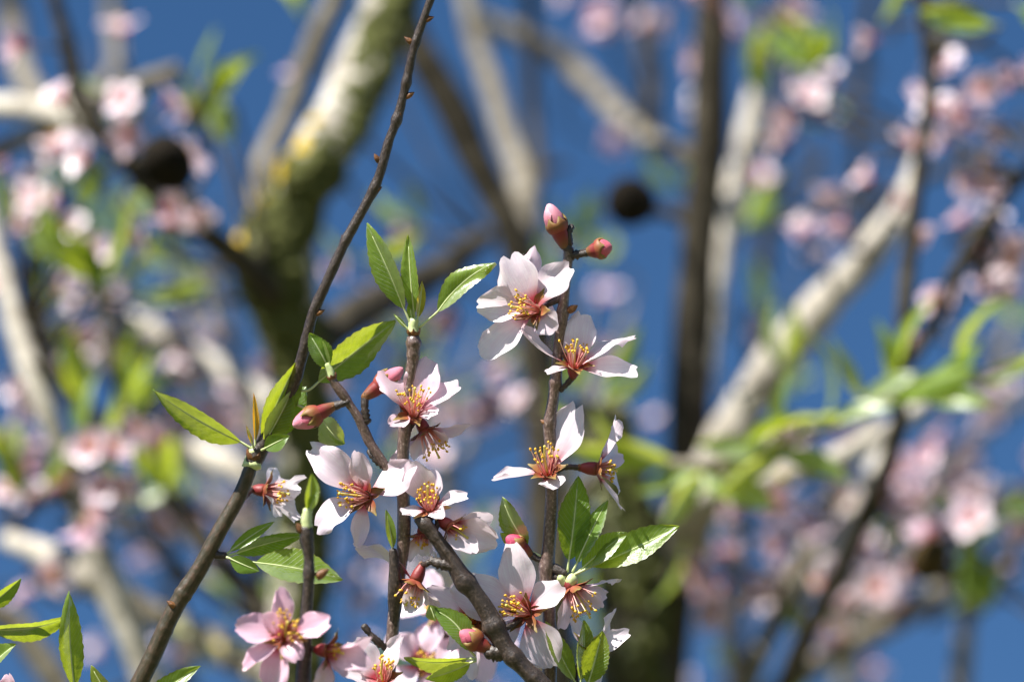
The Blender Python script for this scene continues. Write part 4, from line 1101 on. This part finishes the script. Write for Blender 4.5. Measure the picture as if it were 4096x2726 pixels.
h8 = bough('short whitish limb pieces crossing behind the left leaf cluster', [(300, 735, 3.55, 40), (370, 768, 3.5, 50), (440, 805, 3.5, 48), (530, 860, 3.45, 44), (600, 910, 3.4, 46), (680, 960, 3.26, 50)], M['pale'], ext=False)
h9 = bough('wide pale limb crossing low behind the long twig to the mossy limb', [(330, 990, 3.5, 42), (400, 1020, 3.5, 58), (480, 1050, 3.48, 60), (560, 1085, 3.45, 58), (640, 1105, 3.36, 56), (700, 1110, 3.24, 56)], M['pale'], ext=False)
h10 = bough('olive-grey limb at the bottom running into the mossy limb', [(220, 1320, 3.3, 44), (320, 1395, 3.3, 54), (420, 1450, 3.3, 62), (520, 1500, 3.28, 68), (600, 1540, 3.25, 70), (690, 1600, 3.2, 74)], M['grey'], ext=False)
tufts_px(h10, 'lichen', M['lichen_grey'], (.1, .3, .9), 26, .0055, 1430, 1620, 1.0)
tufts_px(h10, 'lichen', M['lichen_yellow'], (.3, .3, .9), 8, .004, 1480, 1560, .8)
h11 = bough('dim branch in the lower left corner', [(-60, 1370, 3.4, 50), (30, 1430, 3.4, 54), (80, 1500, 3.4, 58), (150, 1600, 3.4, 60), (200, 1760, 3.4, 62)], M['grey'], big=.03)
bg_blossoms(h11, [(20, 1340, 3.2, 1), (80, 1420, 3.4, 1), (350, 1560, 3.4, 1), (420, 1580, 3.4, 1)], (1, .86, .92))

# --- thinner growth farther back
def fill(label, pts, mat, nb, nl, spread, tint, seed, subs=()):
    b = bough(label, pts, mat, big=.02, name='bough')
    for sp_ in subs:
        more_limb(b, sp_, mat, 8)
    rr = np.random.default_rng(seed)
    nb, nl = int(nb * 1.5), int(nl * 1.3)
    for _ in range(9):
        i = rr.integers(0, len(pts) - 1)
        x, y, D, w = pts[i]
        dx = rr.normal(0, 130)
        p1 = (x + dx, y - rr.uniform(90, 260), D + rr.uniform(-.3, .3), 8)
        p2 = (x + dx * .4 + rr.normal(0, 15), y - rr.uniform(30, 80), D, 11)
        more_limb(b, [p1, p2, (x, y, D, 14)], mat, 6)
    for kind, n in (('b', nb), ('l', nl)):
        for _ in range(n):
            i = rr.integers(0, len(pts) - 1)
            t = rr.uniform()
            x = pts[i][0] * (1 - t) + pts[i + 1][0] * t + rr.normal(0, spread)
            y = pts[i][1] * (1 - t) + pts[i + 1][1] * t + rr.normal(0, spread * .7)
            D = pts[i][2] + rr.uniform(-.35, .25)
            if kind == 'b':
                bg_blossoms(b, [(x, y, D, 1)], tint)
            else:
                bg_leaves(b, [(x, y, D, int(rr.integers(1, 4)), None)], (1.05, 1.05, 1.1))
    return b
fill('thin grey branch with scattered blossom rising behind the forked twig', [(830, 700, 4.0, 16), (900, 820, 4.0, 20), (980, 1000, 4.0, 24), (1040, 1220, 4.0, 28), (1060, 1450, 4.0, 32), (1060, 1700, 4.0, 36)], M['grey'], 15, 8, 110, (1, .84, .93), 1,
     [[(1180, 820, 4.1, 14), (1100, 960, 4.05, 18), (1030, 1150, 4.0, 20)], [(800, 1050, 4.1, 16), (900, 1180, 4.05, 20), (1050, 1350, 4.0, 24)], [(1300, 1180, 4.1, 14), (1200, 1290, 4.05, 18), (1060, 1430, 4.0, 22)]])
fill('thin olive branch behind the straight upright twig', [(1290, 620, 4.2, 14), (1330, 820, 4.2, 20), (1340, 1000, 4.2, 24), (1310, 1250, 4.2, 28), (1330, 1700, 4.2, 34)], M['grey'], 7, 8, 80, (1, .88, .94), 2,
     [[(1450, 700, 4.3, 12), (1400, 860, 4.25, 18), (1345, 980, 4.2, 22)]])
fill('far grey branch thick with pale blossom at the right edge', [(2440, 880, 4.3, 20), (2300, 960, 4.3, 24), (2160, 1100, 4.3, 28), (2060, 1280, 4.3, 32), (1970, 1480, 4.3, 36), (1900, 1720, 4.3, 42)], M['grey'], 20, 8, 110, (1, .82, .92), 3,
     [[(2000, 1020, 4.4, 18), (2060, 1150, 4.35, 22), (2080, 1240, 4.3, 26)], [(1750, 1080, 4.4, 16), (1850, 1230, 4.35, 22), (1960, 1470, 4.3, 30)], [(2330, 680, 4.4, 18), (2310, 820, 4.35, 22), (2290, 970, 4.3, 24)]])
fill('far olive branch behind the left boughs, small leaves along it', [(150, 330, 4.2, 16), (200, 560, 4.2, 22), (270, 800, 4.2, 26), (330, 1020, 4.2, 30), (390, 1280, 4.2, 36), (430, 1700, 4.2, 42)], M['dark'], 13, 12, 110, (1, .86, .92), 4,
     [[(20, 620, 4.3, 16), (140, 760, 4.25, 20), (270, 870, 4.2, 24)], [(480, 620, 4.3, 18), (400, 800, 4.25, 22), (330, 1000, 4.2, 26)], [(60, 1050, 4.3, 18), (200, 1180, 4.25, 22), (370, 1240, 4.2, 26)]])
fill('far slim branch beside the mossy limb, leaning left', [(500, 640, 4.0, 16), (540, 800, 4.0, 22), (580, 1000, 4.0, 26), (600, 1250, 4.0, 30), (620, 1700, 4.0, 36)], M['grey'], 8, 6, 70, (1, .85, .9), 5,
     [[(420, 1040, 4.1, 16), (500, 1160, 4.05, 20), (595, 1240, 4.0, 24)]])
fill('far thin dark branch forked among the blossoms at the upper right', [(1800, -80, 4.2, 22), (1815, 120, 4.2, 24), (1790, 320, 4.2, 26), (1765, 520, 4.2, 28), (1740, 800, 4.2, 32), (1700, 1200, 4.2, 36), (1690, 1720, 4.2, 42)], M['dark'], 9, 7, 90, (1, .9, .94), 6,
     [[(2010, -60, 4.2, 24), (1990, 130, 4.2, 26), (1970, 330, 4.2, 28), (1990, 560, 4.2, 28)], [(2300, 330, 3.6, 22), (2150, 400, 3.7, 24), (1950, 470, 3.9, 26), (1790, 520, 4.2, 26)], [(1900, 360, 4.2, 20), (1790, 450, 4.2, 26), (1690, 530, 4.2, 26), (1610, 640, 3.9, 26)]])

for b_, spots in ((g1, [(880, -160, 3.3), (960, -260, 3.3)]), (g3, [(900, -180, 3.6), (820, -240, 3.6)]), (g7, [(1660, -200, 3.4), (1720, -300, 3.4), (1600, -260, 3.4)]),
                  (g9, [(2100, -170, 2.95), (2180, -240, 2.95)]), (h1, [(60, -180, 3.05), (140, -240, 3.05)]), (h3, [(-180, 240, 3.25), (-300, 180, 3.3), (-380, 280, 3.3)]),
                  (g10, [(2480, 260, 3.0), (2560, 180, 3.0), (2520, 380, 3.0)]), (g14, [(2440, 1050, 3.8), (2520, 980, 3.8), (2580, 1120, 3.8)]), (g6, [(1040, -60, 4.2)])):
    bg_blossoms(b_, [(x, y, D, 2) for x, y, D in spots], (1, .86, .92))
    bg_leaves(b_, [(x + 60, y - 30, D, 2, None) for x, y, D in spots])

# --- dried almonds
def almond(br, x, y, D, w, h, tilt, mat, label):
    p = BW(x, y, D)
    s = 4096 / 2356 * PX * D / FOCUS
    a = nrm(CV((math.sin(tilt), math.cos(tilt), .15)))
    H, Wd = h * s / 2, w * s / 2
    prof = [(-H, Wd * .08), (-H * .85, Wd * .5), (-H * .5, Wd * .88), (0, Wd), (H * .45, Wd * .93), (H * .8, Wd * .62), (H * .97, Wd * .25), (H * 1.02, Wd * .04)]
    v, f, uv = lathe(p, a, prof, 16, .06, sd(), .8)
    o = mk('dried_almond', v, f, mat, br.o, uv, None, br.root)
    o['label'] = label
    # the split seam down the hull
    u = nrm(np.cross(a, FWD))
    rows = [(*(p + a * q * H - FWD * Wd * .8 * math.sqrt(max(0.02, 1 - q * q)) + u * Wd * .25), Wd * .07) for q in np.linspace(-.85, .9, 7)]
    R_, s_ = spline(rows, .002)
    v, f, uv = sweep(R_, s_, 6, .1)
    mk('seam', v, f, mat, o, uv, None, br.root)
    q = br.near(p)
    R_, s_ = spline([(*q[:3], .0022), (*((q[:3] + p) / 2 + UP * .004), .002), (*(p - a * H * .9), .002)], .003)
    v, f, uv = sweep(R_, s_, 6, .1)
    mk('stalk', v, f, M['dark'], o, uv, None, br.root)
almond(h1, 382, 378, 2.80, 160, 126, 1.35, M['husk'], 'large black dried almond')
almond(g7, 1450, 465, 3.2, 118, 118, .3, M['husk'], 'black dried almond on a bare side fork')
almond(g14, 2138, 1285, 3.1, 104, 104, .6, M['brown_husk'], 'brown dried almond among blossoms')

# ================================================================== trunk and ground out of view
tr = thing('almond_tree', 'grey almond trunk standing in grass and carrying all the boughs', 'tree', np.array([0.05, 2.95, 0]))
R_, s_ = spline([(.05, 2.95, -.05, .20), (.05, 2.95, .25, .135), (.06, 2.93, .8, .115), (.05, 2.9, 1.3, .12), (.05, 2.9, 1.5, .11)], .05)
v, f, uv = sweep(R_, s_, 20, .05, freq=.6, seed=1)
mk('trunk', v, f, M['grey'], tr, uv, None, np.array([0.05, 2.95, 0]))
gv, gf = [], []
for i in range(25):
    for j in range(25):
        x, y = (i - 12) / 12, (j - 12) / 12
        X, Y = np.sign(x) * abs(x) ** 3 * 900, np.sign(y) * abs(y) ** 3 * 900
        gv.append((X, Y, -0.02 + .03 * math.sin(X * .7) * math.cos(Y * .6)))
for i in range(24):
    for j in range(24):
        a = i * 25 + j
        gf.append((a, a + 25, a + 26, a + 1))
g = mk('ground', gv, gf, M['ground'])
g['kind'] = 'structure'
